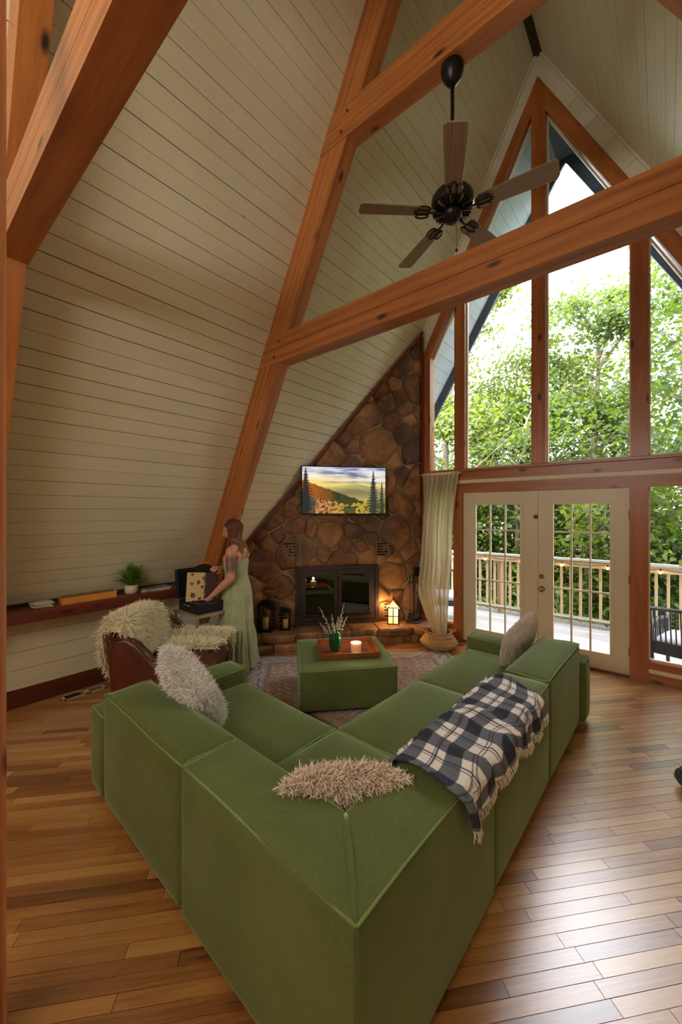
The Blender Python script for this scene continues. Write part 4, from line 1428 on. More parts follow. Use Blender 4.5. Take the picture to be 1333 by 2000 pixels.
G().lathe([(0.030, 0.0), (0.046, 0.012), (0.060, 0.055), (0.064, 0.10), (0.056, 0.15), (0.040, 0.18), (0.038, 0.195), (0.043, 0.202), (0.036, 0.197), (0.034, 0.18), (0.050, 0.14), (0.056, 0.10), (0.050, 0.04), (0.0, 0.012)], 28, close=True).build('vase_body', M['greenglass'], vs_, smooth=True)
bq = thing('flower_stems', 'pale dried veronica stems standing in the green vase', 'flowers', (VL[0], VL[1], TZ + 0.03))
vr = random.Random(12)
rgt = Vector((0.767, 0.642, 0)); fwd = Vector((-0.642, 0.767, 0))
for (dx, dy, hgt) in ((-0.155, 0.02, 0.40), (0.09, 0.0, 0.44), (-0.15, -0.03, 0.27), (-0.035, 0.03, 0.33), (0.03, -0.02, 0.32), (0.07, 0.04, 0.30), (0.115, -0.01, 0.32), (-0.07, -0.04, 0.26), (0.045, 0.05, 0.27), (-0.01, -0.05, 0.25)):
    top = rgt * dx + fwd * dy + Vector((0, 0, hgt))
    mid = top * 0.45; mid.z = hgt * 0.55
    P = [Vector((0, 0, 0)), Vector((dx * 0.08, dy * 0.08, 0.15)), mid.lerp(top, 0.15), top]
    st = G().tube(P, [0.0022, 0.002, 0.0018, 0.001], 5).build('stem', M['stem'], bq)
    g = G()
    for k in range(34):
        w = k / 33
        c = P[2].lerp(P[3], w) if w > 0.1 else P[2]
        r = 0.014 * (1 - w * 0.7)
        o_ = Vector((vr.gauss(0, 1), vr.gauss(0, 1), vr.gauss(0, 0.6))).normalized() * r
        s = 0.0065 * (1 - 0.5 * w)
        q = c + o_
        g.add([q + Vector((s, 0, 0)), q + Vector((-s, 0, 0)), q + Vector((0, s, 0)), q + Vector((0, -s, 0)), q + Vector((0, 0, s * 1.3)), q + Vector((0, 0, -s))],
              [(0, 2, 4), (2, 1, 4), (1, 3, 4), (3, 0, 4), (2, 0, 5), (1, 2, 5), (3, 1, 5), (0, 3, 5)])
    g.build('blossom_spike', M['flowerbuds'], st, kind='stuff')
    g = G()
    for k in range(5):
        w = 0.2 + 0.12 * k; c = P[1].lerp(P[2], w); an = vr.uniform(0, 6.28)
        d = Vector((math.cos(an), math.sin(an), 0.7)) * 0.035
        sd = Vector((-math.sin(an), math.cos(an), 0)) * 0.006
        g.add([c, c + d * 0.5 + sd, c + d, c + d * 0.5 - sd], [(0, 1, 2), (0, 2, 3)])
    g.build('leaf', M['stem'], st, kind='stuff')
cd_ = thing('jar_candle', 'lit ivory jar candle on the wooden tray', 'candle', (-2.285, 2.955, TZ + 0.013))
G().lathe([(0.047, 0.0), (0.050, 0.006), (0.050, 0.086), (0.052, 0.09), (0.048, 0.09), (0.046, 0.078), (0.0, 0.077)], 28, close=True).build('wax_body', M['wax'], cd_, smooth=True)
for (x, y) in ((-0.018, 0), (0.018, 0.008), (0.0, -0.018)):
    w_ = G().tube([(x, y, 0.076), (x, y, 0.084)], 0.0012, 5).build('wick', M['blackmetal'], cd_)
    G().lathe([(0.0, 0.083), (0.0035, 0.087), (0.003, 0.094), (0.0, 0.104)], 8, (x, y, 0)).build('flame', M['flame'], w_, smooth=True)
o = lamp('candle_glow', 'POINT', (-2.285, 2.955, TZ + 0.15), 1.2, (1.0, 0.6, 0.28), radius=0.02); o.parent = None


# ------------------------------------------------------------------ furry things
def fur_mesh(name, P, Nn, length, width, mat, parent, rs, curl=0.4, droop=0.25, seg=3):
    n = len(P)
    d = Nn + rs.normal(0, curl, (n, 3)); d[:, 2] -= droop * 0.5
    d /= np.linalg.norm(d, axis=1)[:, None]
    L = (length * rs.uniform(0.65, 1.2, n))[:, None]
    sd = np.cross(d, rs.normal(size=(n, 3))); sd /= np.linalg.norm(sd, axis=1)[:, None] + 1e-9
    bend = rs.normal(0, curl * 0.5, (n, 3)); bend[:, 2] -= droop
    rows = []
    tones = []
    for k in range(seg + 1):
        w = k / seg
        c = P + d * L * w + bend * L * w * w * 0.6
        wd = width * (1 - 0.75 * w)
        rows += [c - sd * wd, c + sd * wd]
        tones += [np.full(n, 0.15 + 0.85 * w)] * 2
    V = np.stack(rows, 1).reshape(-1, 3)
    T = np.stack(tones, 1).reshape(-1)
    F = []
    base = np.arange(n)[:, None] * (2 * (seg + 1))
    for k in range(seg):
        F.append(base + np.array([[2 * k, 2 * k + 1, 2 * k + 3, 2 * k + 2]]))
    T = np.clip(T + np.repeat(rs.normal(0, 0.12, n), 2 * (seg + 1)), 0, 1)
    return np_mesh(name, V, np.concatenate(F, 0), mat, parent, 'stuff', T)


def cushion_pt(u, v, side, a, b, th):
    x = a * u * (1 - 0.10 * v * v); y = b * v * (1 - 0.10 * u * u)
    z = side * th * (max(0, 1 - u ** 4) ** 0.5) * (max(0, 1 - v ** 4) ** 0.5)
    return x, y, z


def pillow(label, loc, rot, a, b, th, mat, nf, length, seed, curl=0.5, width=0.0035, droop=0.2, pinch=0.0):
    t = thing('pillow', label, 'pillow', loc, 0, 'fluffy pillows on the green sofa', rot=rot)
    g = G()
    n = 14
    top = {}; vs = []; fs = []
    for sd in (1, -1):
        for j in range(n + 1):
            for i in range(n + 1):
                u, v = -1 + 2 * i / n, -1 + 2 * j / n
                if sd < 0 and (i in (0, n) or j in (0, n)):
                    top[(sd, i, j)] = top[(1, i, j)]; continue
                top[(sd, i, j)] = len(vs); vs.append(cushion_pt(u, v, sd, a, b, th))
    for sd in (1, -1):
        for j in range(n):
            for i in range(n):
                q = [top[(sd, i, j)], top[(sd, i + 1, j)], top[(sd, i + 1, j + 1)], top[(sd, i, j + 1)]]
                fs.append(tuple(q) if sd > 0 else tuple(reversed(q)))
    g.add(vs, fs, 0.75)
    g.build('pillow_cover', mat, t, smooth=True)
    rs = np.random.RandomState(seed)
    P = []; Nn = []
    for k in range(nf):
        u, v = rs.uniform(-1, 1), rs.uniform(-1, 1); sd = 1 if rs.rand() < 0.5 else -1
        if k % 5 < 2:
            if k % 2: u = math.copysign(1 - 0.05 * rs.rand() ** 2, u)
            else: v = math.copysign(1 - 0.05 * rs.rand() ** 2, v)
        p = np.array(cushion_pt(u, v, sd, a, b, th))
        P.append(p)
        nn = np.array([u ** 5 * 1.2, v ** 5 * 1.2, sd * (1.02 - max(abs(u), abs(v)) ** 4)]); Nn.append(nn / (np.linalg.norm(nn) + 1e-6))
    fur_mesh('fleece', np.array(P), np.array(Nn), length, width, mat, t, rs, curl, droop)
    return t


def basis_rot(xa, na):
    """euler for local x along xa and local z along na"""
    z = Vector(na).normalized(); x = Vector(xa); x = (x - z * x.dot(z)).normalized(); y = z.cross(x)
    return Matrix((x, y, z)).transposed().to_euler()


p = sw(-1.67, 0.41)
pillow('white fluffy pillow leaning on the back of the left sofa module', (p[0], p[1], 0.665), basis_rot((0.80, -0.10, -0.42), (0.25, 0.90, 0.52)), 0.25, 0.24, 0.10, M['fur_white'], 15000, 0.028, 1, curl=0.9, width=0.0036)
p = sw(-0.465, 0.465)
pillow('cream curly fleece pillow in the corner of the sofa', (p[0], p[1], 0.525), basis_rot((0.7, 0.714, 0.0), (-0.60, 0.58, 0.68)), 0.265, 0.25, 0.09, M['fur_cream'], 19000, 0.032, 2, curl=0.9, droop=0.4, width=0.003)
p = sw(-0.42, 2.72)
pillow('beige fleece pillow standing against the far end of the right sofa back', (p[0], p[1], 0.68), basis_rot((0.22, 0.85, 0.38), (-0.90, 0.16, 0.38)), 0.22, 0.22, 0.06, M['fur_beige'], 12000, 0.013, 3, curl=0.8, width=0.002)


# ------------------------------------------------------------------ plaid throw over the right back
def plaid(u, v):
    # u along the sofa, v across
    def band(w, per):
        f = (w * per) % 1.0
        return 1 if f < 0.42 else 0
    a, b = band(u + 0.03, 5.0), band(v + 0.1, 3.2)
    dark, mid, light = (34, 38, 50), (98, 101, 110), (236, 228, 218)
    c = dark if (a and b) else (mid if (a or b) else light)
    for w, per in ((u + 0.03, 5.0), (v + 0.1, 3.2)):
        f = (w * per) % 1.0
        if 0.66 < f < 0.695 or 0.74 < f < 0.775: c = mixc(c, dark, 0.75)
    return lin(*mixc(c, (170, 164, 160), 0.12 * (mnoise.noise(Vector((u * 200, v * 120, 0))) + 0.5)))
tb_ = thing('throw_blanket', 'black and white plaid throw blanket with fringe over the sofa back', 'blanket', (sw(0, 1.1)[0], sw(0, 1.1)[1], 0.0), SA)
TY0, TY1 = -0.50, 0.62
def throw(u, v):
    y = TY0 + (TY1 - TY0) * u + 0.05 * (v - 0.5) * (1 - 2 * u) * 1.0 + 0.02 * math.sin(v * 7)
    inner = -BT - 0.012
    zt = BH + 0.030
    L0 = 0.09 + 0.03 * math.sin(u * 5) ; L1 = BT + 0.02; L2 = 0.10 + 0.03 * math.sin(u * 9 + 1) + 0.014 * math.sin(u * 23)
    d = v * (L0 + L1 + L2)
    wr = 0.010 * math.sin(u * 24 + v * 5) + 0.012 * math.sin(u * 11 - v * 9) + 0.006 * math.sin(u * 57 + v * 3)
    wr += 0.035 * math.exp(-((u - 0.52 + 0.25 * (v - 0.7)) / 0.05) ** 2) * max(0, v - 0.25) + 0.022 * math.exp(-((u - 0.36 + 0.3 * (v - 0.7)) / 0.04) ** 2) * max(0, v - 0.4)
    if d < L0:
        x, z = inner - 0.012, zt - (L0 - d)
        x -= abs(wr) * 0.7
    elif d < L0 + L1:
        w = (d - L0) / L1
        x, z = inner - 0.012 + w * (L1 + 0.012 + 0.014), zt + 0.012 * math.sin(w * math.pi) + max(0, wr) * 1.0 + 0.003
        e = min(w, 1 - w); z -= 0.016 * max(0, 1 - e / 0.06)
    else:
        w = d - L0 - L1
        x, z = 0.026 + 0.02 * math.sqrt(min(1, w / 0.1)) * 0.5 + abs(wr) * 0.8 + 0.010 * math.sin(u * 40) * min(1, w * 8), zt - 0.016 - w
    return (x, y, z)
M['plaid'] = m_attrcol('plaid_wool', 0.95, bump=0.3, bs=220)
g = G(); g.grid(throw, 220, 110, lambda u, v: plaid(u, v))
o = g.build('blanket_cloth', M['plaid'], tb_, smooth=True)
md = o.modifiers.new('thick', 'SOLIDIFY'); md.thickness = 0.004; md.offset = 1
g = G()
fr_ = random.Random(8)
for k in range(150):
    u = (k + 0.5) / 150
    a = Vector(throw(u, 1.0)); 
    g.tube([a, a + Vector((0.004 + fr_.uniform(-0.005, 0.008), fr_.uniform(-0.006, 0.006), -0.018)), a + Vector((0.004, fr_.uniform(-0.01, 0.01), -0.035 - fr_.uniform(0, 0.012)))], [0.0022, 0.0026, 0.0012], 4)
g.build('fringe', M['paper'], tb_, kind='stuff')

# ------------------------------------------------------------------ leather armchair with sheepskins
CHL = (-3.53, 1.82); CHA = R(38)
ac = thing('armchair', 'brown leather armchair between the wall ledge and the sofa', 'armchair', (CHL[0], CHL[1], 0), CHA)
def slabprof(t, prof, y0, y1, name, bev=0.03):
    g = G(); g.prism(prof, lambda a, b, w: (a, w, b), y0, y1)
    o = g.build(name, M['leather'], t, smooth=True)
    m = o.modifiers.new('bevel', 'BEVEL'); m.width = bev; m.segments = 4; m.limit_method = 'ANGLE'; m.angle_limit = R(50)
    return o
side = [(-0.40, 0.08), (0.36, 0.08), (0.38, 0.36), (0.34, 0.44), (0.20, 0.45), (0.08, 0.455), (-0.02, 0.49), (-0.10, 0.57), (-0.18, 0.655), (-0.27, 0.705), (-0.38, 0.70), (-0.44, 0.60)]
for y0, y1 in ((-0.40, -0.29), (0.29, 0.40)):
    o = slabprof(ac, side, y0, y1, 'side_wing', 0.035)
    G().tube([(a, (y0 if y0 < 0 else y1) * 1.0, b) for a, b in side[2:11]], 0.006, 6).build('piping', M['leather'], o, smooth=True)
slabprof(ac, [(-0.38, 0.30), (-0.24, 0.30), (-0.30, 0.77), (-0.38, 0.81), (-0.47, 0.77)], -0.285, 0.285, 'backrest', 0.045)
G().puff([(-0.26, -0.285), (0.38, -0.285), (0.38, 0.285), (-0.26, 0.285)], 0.30, 0.44, 0.045, 0.01, 8, 0.03).build('seat_cushion', M['leather'], ac, smooth=True)
G().puff([(-0.36, -0.285), (0.36, -0.285), (0.36, 0.285), (-0.36, 0.285)], 0.10, 0.295, 0.02, 0.0).build('seat_base', M['leather'], ac, smooth=True)
for (x, y) in ((-0.34, -0.33), (0.32, -0.33), (0.32, 0.33), (-0.34, 0.33)):
    G().lathe([(0.018, 0.0), (0.026, 0.085)], 10, (x, y, 0)).build('leg', M['ledge'], ac)


def sheepskin(label, loc, rz, fn, nrm, nf, seed, length=0.06):
    t = thing('sheepskin', label, 'sheepskin', loc, rz, 'long haired sheepskins on the leather armchair')
    g = G(); g.grid(fn, 30, 24)
    g.tone = 0.3
    o = g.build('hide', M['fur_sheep'], t, smooth=True)
    m = o.modifiers.new('thick', 'SOLIDIFY'); m.thickness = 0.012; m.offset = 1
    rs = np.random.RandomState(seed)
    P = []; Nn = []
    for k in range(nf):
        u, v = rs.rand(), rs.rand()
        p = Vector(fn(u, v)); e = 0.01
        a = Vector(fn(min(1, u + e), v)) - Vector(fn(max(0, u - e), v)); b = Vector(fn(u, min(1, v + e))) - Vector(fn(u, max(0, v - e)))
        n = a.cross(b); n = n.normalized() if n.length > 0 else Vector((0, 0, 1))
        if n.dot(Vector(nrm(u, v))) < 0: n = -n
        out = Vector((0, 0, 0))
        P.append(p + n * 0.008)
        Nn.append(n + (a.normalized() * (u - 0.5) * 1.4 + b.normalized() * (v - 0.5) * 1.4) * (max(abs(u - 0.5), abs(v - 0.5)) * 2) ** 4)
    Nn = np.array(Nn); Nn /= np.linalg.norm(Nn, axis=1)[:, None]
    fur_mesh('wool', np.array(P), Nn, length, 0.004, M['fur_sheep'], t, rs, 0.45, 0.45)
    return t


def skin1(u, v):   # draped over the backrest: u across, v from the front over the top to behind
    half = 0.34 * (0.72 + 0.28 * math.sin(math.pi * min(1, 0.15 + v * 0.85))) * (1 - 0.25 * (abs(v - 0.5) * 2) ** 4)
    y = -0.02 + (u - 0.5) * 2 * half
    s = v * 1.02
    if s < 0.34: x, z = -0.225 - 0.09 * (s / 0.34), 0.53 + 0.29 * (s / 0.34)
    elif s < 0.54:
        w = (s - 0.34) / 0.2; x, z = -0.315 - 0.10 * (1 - math.cos(w * math.pi)), 0.82 + 0.03 * math.sin(w * math.pi)
    else: x, z = -0.505 - 0.01 * (s - 0.54), 0.81 - (s - 0.54)
    edge = max(0, abs(y) - 0.25)
    z -= edge * 0.9
    return (x, y, z)
sheepskin('cream sheepskin draped over the top of the armchair back', (CHL[0], CHL[1], 0), CHA, skin1, lambda u, v: (1, 0, 0.4) if v < 0.33 else ((0, 0, 1) if v < 0.53 else (-1, 0, 0.2)), 15000, 5)
def skin2(u, v):   # over the far arm and onto the seat
    x = -0.20 + 0.56 * u + 0.03 * math.sin(v * 6)
    s = v * 0.62
    if s < 0.14: y, z = 0.425, 0.37 + s
    elif s < 0.30: w = (s - 0.14) / 0.16; y, z = 0.425 - 0.16 * w, 0.515 + 0.03 * math.sin(w * math.pi)
    elif s < 0.40: w = (s - 0.30) / 0.10; y, z = 0.262, 0.515 - 0.02 * w
    else: w = (s - 0.40) / 0.22; y, z = 0.262 - 0.24 * w, 0.495 - 0.006 * w
    z += max(0, 0.10 * (0.15 - u)) + (0.10 * max(0, -0.02 - x) if v < 0.5 else 0)
    return (x, y, z)
sheepskin('cream sheepskin spread over the far arm and seat of the armchair', (CHL[0], CHL[1], 0), CHA, skin2, lambda u, v: (0, 1, 0.2) if v < 0.22 else ((0, 0, 1) if v < 0.48 or v > 0.64 else (0, -1, 0.3)), 11000, 6, 0.065)

# ------------------------------------------------------------------ things on the ledge
LZ = 0.9055
bx = thing('game_box', 'long orange box with dark patterned top on the wall ledge', 'box', (-4.40, 1.34, LZ), R(90))
G().box(-0.235, 0.235, -0.06, 0.06, 0.0, 0.062).build('box_body', M['orange'], bx)
def boxtop(u, v):
    q = mnoise.noise(Vector((u * 22, v * 7, 1)))
    return lin(*mixc((202, 134, 54), (52, 34, 22), 1.0 if q > -0.02 else 0.1))
M['boxtop'] = m_attrcol('printed_box_lid', 0.5)
g = G(); g.grid(lambda u, v: (-0.237 + 0.474 * u, -0.062 + 0.124 * v, 0.0635), 120, 30, boxtop); g.build('lid_print', M['boxtop'], bx)
G().box(-0.238, 0.238, -0.063, 0.063, 0.045, 0.063).build('lid', M['orange'], bx)
cols = [(60, 48, 44), (214, 208, 196), (80, 84, 92), (206, 196, 180)]
for k in range(4):
    t = thing('booklet', ['dark booklet at the bottom of the small stack at the left end of the ledge', 'white booklet second in the small stack at the left end of the ledge', 'grey booklet third in the small stack at the left end of the ledge', 'cream booklet on top of the small stack at the left end of the ledge'][k], 'booklet', (-4.41 + 0.006 * k, 0.965 + 0.01 * (-1) ** k, LZ + 0.013 * k), R(90 + 6 * (k - 1)), 'booklets stacked on the ledge')
    G().box(-0.075, 0.075, -0.052, 0.052, 0.0, 0.002).build('cover', m_plain('booklet_cover_%s' % 'abcd'[k], lin(*cols[k]), 0.5), t)
    G().box(-0.072, 0.072, -0.050, 0.050, 0.002, 0.0105).build('pages', M['paper'], t)
    G().box(-0.075, 0.075, -0.052, 0.052, 0.0105, 0.0125).build('cover', bpy.data.materials['booklet_cover_%s' % 'abcd'[k]], t)
mcol = [(150, 144, 132), (196, 190, 176), (120, 126, 118)]
for k in range(3):
    t = thing('magazine', ['grey magazine lowest of the three beside the potted fern', 'cream magazine in the middle of the three beside the potted fern', 'dark green magazine on top of the three beside the potted fern'][k], 'magazine', (-4.415, 1.985 + 0.012 * k, LZ + 0.0095 * k), R(90 + 5 * (k - 1)), 'magazines beside the fern')
    G().box(-0.15, 0.15, -0.085, 0.085, 0.0, 0.0015).build('cover', m_plain('magazine_cover_%s' % 'abc'[k], lin(*mcol[k]), 0.35), t)
    G().box(-0.148, 0.148, -0.084, 0.084, 0.0015, 0.008).build('pages', M['paper'], t)
    G().box(-0.15, 0.15, -0.085, 0.085, 0.008, 0.0092).build('cover', bpy.data.materials['magazine_cover_%s' % 'abc'[k]], t)
wc = thing('wooden_figurine', 'small pale brown figurine at the far end of the ledge behind the record player', 'ornament', (-4.42, 2.32, LZ))
G().lathe([(0.028, 0), (0.030, 0.01), (0.018, 0.03), (0.022, 0.06), (0.026, 0.085), (0.014, 0.105), (0.018, 0.125), (0.014, 0.145), (0, 0.155)], 14).build('figure', M['tablegrey'], wc, smooth=True)
yb = thing('yellow_bag', 'folded mustard yellow pouch on the ledge behind the record player lid', 'pouch', (-4.36, 2.60, LZ), R(84))
G().puff([(-0.11, -0.05), (0.11, -0.05), (0.10, 0.05), (-0.10, 0.02)], 0.0, 0.235, 0.02, 0.006, 8, 0.0).build('pouch_body', M['orange'], yb, smooth=True)
G().puff([(-0.09, -0.045), (0.09, -0.045), (0.08, 0.0), (-0.08, 0.0)], 0.236, 0.262, 0.012, 0.004, 6, 0.004).build('folded_flap', M['orange'], yb, smooth=True)
pf = thing('potted_fern', 'bushy green fern in a white pot on the wall ledge', 'plant', (-4.405, 1.745, LZ))
G().lathe([(0.048, 0.0), (0.062, 0.008), (0.066, 0.05), (0.064, 0.092), (0.058, 0.094), (0.056, 0.08), (0.0, 0.08)], 24, close=True).build('pot', M['potwhite'], pf, smooth=True)
G().lathe([(0.056, 0.079), (0.0, 0.084)], 16).build('soil', M['soot'], pf)
fr2 = random.Random(31)
for k in range(90):
    an = fr2.uniform(0, 6.283); el = fr2.uniform(0.35, 1.45); L = fr2.uniform(0.13, 0.24) + 0.05 * (el > 0.9)
    g = G(); g.tone = fr2.random()
    P = []
    for q in range(8):
        w = q / 7
        rr = L * w * math.cos(el) * 1.0; zz = 0.08 + L * (w * math.sin(el) - 0.22 * w * w * math.cos(el))
        P.append(Vector((max(rr * math.cos(an), -5.03 + (zz + LZ) / K + 4.405 + 0.05), rr * math.sin(an), zz)))
    g.tube(P, [0.0016] * 7 + [0.0006], 3)
    sd = Vector((-math.sin(an), math.cos(an), 0))
    for q in range(1, 8):
        for s in (-1, 1):
            b_ = P[q]; dirn = (P[q] - P[q - 1]).normalized()
            ll = 0.044 * math.sin(math.pi * (q + 1) / 9)
            tip = b_ + (sd * s * 0.9 + dirn * 0.6 + Vector((0, 0, 0.15))) * ll
            m1 = b_.lerp(tip, 0.5) + dirn * 0.008; m2 = b_.lerp(tip, 0.5) - dirn * 0.006
            g.add([b_, m1, tip, m2], [(0, 1, 2), (0, 2, 3)])
    g.build('frond', M['leaf_fern'], pf)

# ------------------------------------------------------------------ record player on its stand
st = thing('side_table', 'small pale side table with steel rod legs under the record player', 'table', (-3.945, 2.30, 0))
G().box(-0.245, 0.245, -0.20, 0.20, 0.672, 0.695).build('table_top', M['tablegrey'], st)
for (x, y) in ((-0.225, -0.18), (0.225, -0.18), (0.225, 0.18), (-0.225, 0.18)):
    G().box(x - 0.009, x + 0.009, y - 0.009, y + 0.009, 0.0, 0.671).build('leg', M['steel'], st)
for x in (-0.225, 0.225): G().box(x - 0.007, x + 0.007, -0.17, 0.17, 0.07, 0.084).build('stretcher', M['steel'], st)
rp_ = thing('record_player', 'open black suitcase record player on the small side table', 'record player', (-3.95, 2.30, 0.696))
G().puff([(-0.20, -0.16), (0.20, -0.16), (0.20, 0.16), (-0.20, 0.16)], 0.0, 0.115, 0.014, 0.0).build('case', M['black'], rp_, smooth=True)
G().lathe([(0.135, 0.0), (0.135, 0.012), (0.0, 0.013)], 32, (0.0, -0.01, 0.116)).build('platter', M['vinyl'], rp_)
G().tube([(0.14, 0.12, 0.116), (0.14, 0.12, 0.145), (0.13, -0.02, 0.140), (0.10, -0.08, 0.130)], 0.005, 6).build('tonearm', M['steel'], rp_, smooth=True)
ld = G(); ld.m = Matrix.Translation((-0.205, 0, 0.115)) @ Matrix.Rotation(R(-6), 4, 'Y')
ld.puff([(-0.05, -0.165), (0.0, -0.165), (0.0, 0.165), (-0.05, 0.165)], 0.0, 0.33, 0.012, 0.0)
ld.build('lid', M['black'], rp_, smooth=True)
G().tube([(-0.06, -0.161, 0.08), (-0.06, -0.175, 0.08), (0.06, -0.175, 0.08), (0.06, -0.161, 0.08)], 0.006, 6).build('carry_handle', M['steel'], rp_, smooth=True)



# ------------------------------------------------------------------ hearth objects
HZ = 0.216
def candle_lantern(label, s, out, w, h, rz, ch_):
    p = ch(s, HZ, out)
    t = thing('candle_lantern', label, 'lantern', p, CA + rz, 'black candle lanterns on the hearth')
    a = w / 2
    G().box(-a, a, -a, a, 0.0, 0.02).build('base_plate', M['blackmetal'], t)
    for x in (-1, 1):
        for y in (-1, 1):
            G().box(x * a - 0.008 * (x > 0) * 1 - (0 if x > 0 else 0), x * a + (0 if x > 0 else 0.008), y * a - (0.008 if y > 0 else 0), y * a + (0 if y > 0 else 0.008), 0.02, h * 0.80).build('post', M['blackmetal'], t)
    G().box(-a, a, -a, a, h * 0.80, h * 0.83).build('top_plate', M['blackmetal'], t)
    g = G(); b = a * 1.12
    g.add([(-b, -b, h * 0.83), (b, -b, h * 0.83), (b, b, h * 0.83), (-b, b, h * 0.83), (-a * .35, -a * .35, h * 0.94), (a * .35, -a * .35, h * 0.94), (a * .35, a * .35, h * 0.94), (-a * .35, a * .35, h * 0.94)],
          [(0, 3, 2, 1), (4, 5, 6, 7), (0, 1, 5, 4), (1, 2, 6, 5), (2, 3, 7, 6), (3, 0, 4, 7)])
    g.build('roof_cap', M['blackmetal'], t)
    g = G(); P = [(0.035 * math.cos(k * math.pi / 8), 0, h * 0.94 + 0.05 * math.sin(k * math.pi / 8)) for k in range(9)]
    g.tube(P, 0.003, 5); g.build('ring_handle', M['blackmetal'], t)
    for (x0, x1, y0, y1) in ((-a + .008, a - .008, -a + .003, -a + .005), (-a + .008, a - .008, a - .005, a - .003), (-a + .003, -a + .005, -a + .008, a - .008), (a - .005, a - .003, -a + .008, a - .008)):
        G().box(x0, x1, y0, y1, 0.02, h * 0.80).build('glass_pane', M['clearglass'], t)
    c = thing('pillar_candle', label.replace('black candle lantern', 'ivory pillar candle inside the black lantern'), 'candle', (p[0], p[1], p[2] + 0.021), 0, 'pillar candles in the lanterns')
    G().lathe([(ch_[0], 0), (ch_[0], ch_[1] * 0.95), (ch_[0] * 0.85, ch_[1]), (0, ch_[1] * 0.96)], 20, close=True).build('wax_body', M['waxyellow'], c, smooth=True)
    G().tube([(0, 0, ch_[1] * 0.95), (0, 0, ch_[1] + 0.012)], 0.0015, 5).build('wick', M['blackmetal'], c)


candle_lantern('tall black candle lantern standing on the hearth behind the woman', -2.26, 0.16, 0.19, 0.43, R(-10), (0.038, 0.155))
candle_lantern('short black candle lantern on the hearth left of the fireplace', -2.00, 0.15, 0.135, 0.30, R(-8), (0.032, 0.115))

# glowing house-shaped lantern
hp = ch(-0.50, HZ, 0.17)
hl = thing('house_lantern', 'glowing white house shaped lantern with black bars on the hearth', 'lantern', hp, CA - R(20))
a, b_, hw, hg_ = 0.072, 0.072, 0.235, 0.345
g = G()
g.prism([(-a, 0.01), (a, 0.01), (a, hw), (0, hg_ - 0.012), (-a, hw)], lambda x, z, w: (x, w, z), -b_, b_)
g.build('lit_panes', M['lampglow'], hl)
def bar(p, q, r=0.007):
    G().tube([p, q], r, 4).build('frame_bar', M['blackmetal'], hl)
for sx in (-a, a):
    for sy in (-b_, b_): bar((sx, sy, 0.0), (sx, sy, hw))
    bar((sx, -b_, 0.012), (sx, b_, 0.012)); bar((sx, -b_, hw), (sx, b_, hw)); bar((sx, -b_, hw * .5), (sx, b_, hw * .5)); bar((sx * 1.01, 0, 0), (sx * 1.01, 0, hw))
for sy in (-b_, b_):
    bar((-a, sy, 0.012), (a, sy, 0.012)); bar((-a, sy, hw), (a, sy, hw)); bar((-a, sy, hw * .5), (a, sy, hw * .5)); bar((0, sy * 1.01, 0), (0, sy * 1.01, hw))
for sg in (-1, 1):
    g = G()
    g.prism([(sg * (a + 0.012), hw - 0.01), (0, hg_), (0, hg_ + 0.014), (sg * (a + 0.020), hw - 0.004)], lambda x, z, w: (x, w, z), -b_ - 0.012, b_ + 0.012)
    g.build('roof_panel', M['ledge'], hl)
G().lathe([(0.012, 0), (0.012, 0.012), (0.02, 0.018), (0, 0.024)], 10, (0, 0, hg_ + 0.005)).build('finial', M['bronze'], hl)
p = ch(-0.50, HZ + 0.2, 0.36)
lamp('house_lantern_glow', 'POINT', p, 3.0, (1.0, 0.62, 0.28), radius=0.06)
p = ch(-0.62, HZ + 0.25, 0.10)
lamp('house_lantern_glow_back', 'POINT', p, 2.4, (1.0, 0.55, 0.2), radius=0.05)

# fireside tool set hanging from a stand
ft_ = thing('fireplace_tools', 'dark iron fireplace tool set on a round stand at the right of the hearth', 'fireplace tools', ch(-0.20, HZ, 0.16), CA)
G().lathe([(0.10, 0.0), (0.10, 0.012), (0.06, 0.022), (0.015, 0.032), (0.0, 0.034)], 20).build('base', M['iron'], ft_, smooth=True)
G().tube([(0, 0, 0.02), (0, 0, 0.66)], 0.008, 8).build('pole', M['iron'], ft_)
G().lathe([(0.014, 0.64), (0.02, 0.655), (0.012, 0.675), (0, 0.68)], 10).build('finial', M['iron'], ft_, smooth=True)
G().tube([(-0.075, 0, 0.58), (0.075, 0, 0.58)], 0.006, 6).build('hook_arm', M['iron'], ft_)
for (x, y, k) in ((-0.06, -0.02, 0), (0.06, -0.02, 1), (0.0, -0.05, 2), (0.03, 0.04, 3)):
    g = G(); g.tube([(x, y, 0.10), (x + 0.006, y, 0.35), (x, y, 0.62)], 0.005, 6); g.tube([(x, y, 0.54), (x, y, 0.66)], 0.010, 6)
    if k == 0: g.puff([(x - 0.035, y - 0.006), (x + 0.035, y - 0.006), (x + 0.035, y + 0.006), (x - 0.035, y + 0.006)], 0.05, 0.14, 0.004, 0, 3)
    if k == 1: g.lathe([(0.03, 0.04), (0.026, 0.10), (0.008, 0.13)], 10, (x, y, 0))
    if k == 3: g.tube([(x, y, 0.12), (x + 0.03, y, 0.10), (x + 0.028, y, 0.13)], 0.004, 5)
    g.build('tool', M['iron'], ft_, smooth=True)
bl = thing('lighter_cable', 'tangled black cable and plug hanging beside the hearth tools', 'cable', ch(-0.10, 0.92, 0.05), CA)
G().puff([(-0.05, -0.06), (0.05, -0.06), (0.05, 0.0), (-0.05, 0.0)], -0.06, 0.06, 0.008, 0.0, 4).build('plug_box', M['blackmetal'], bl, smooth=True)
cbr = random.Random(4)
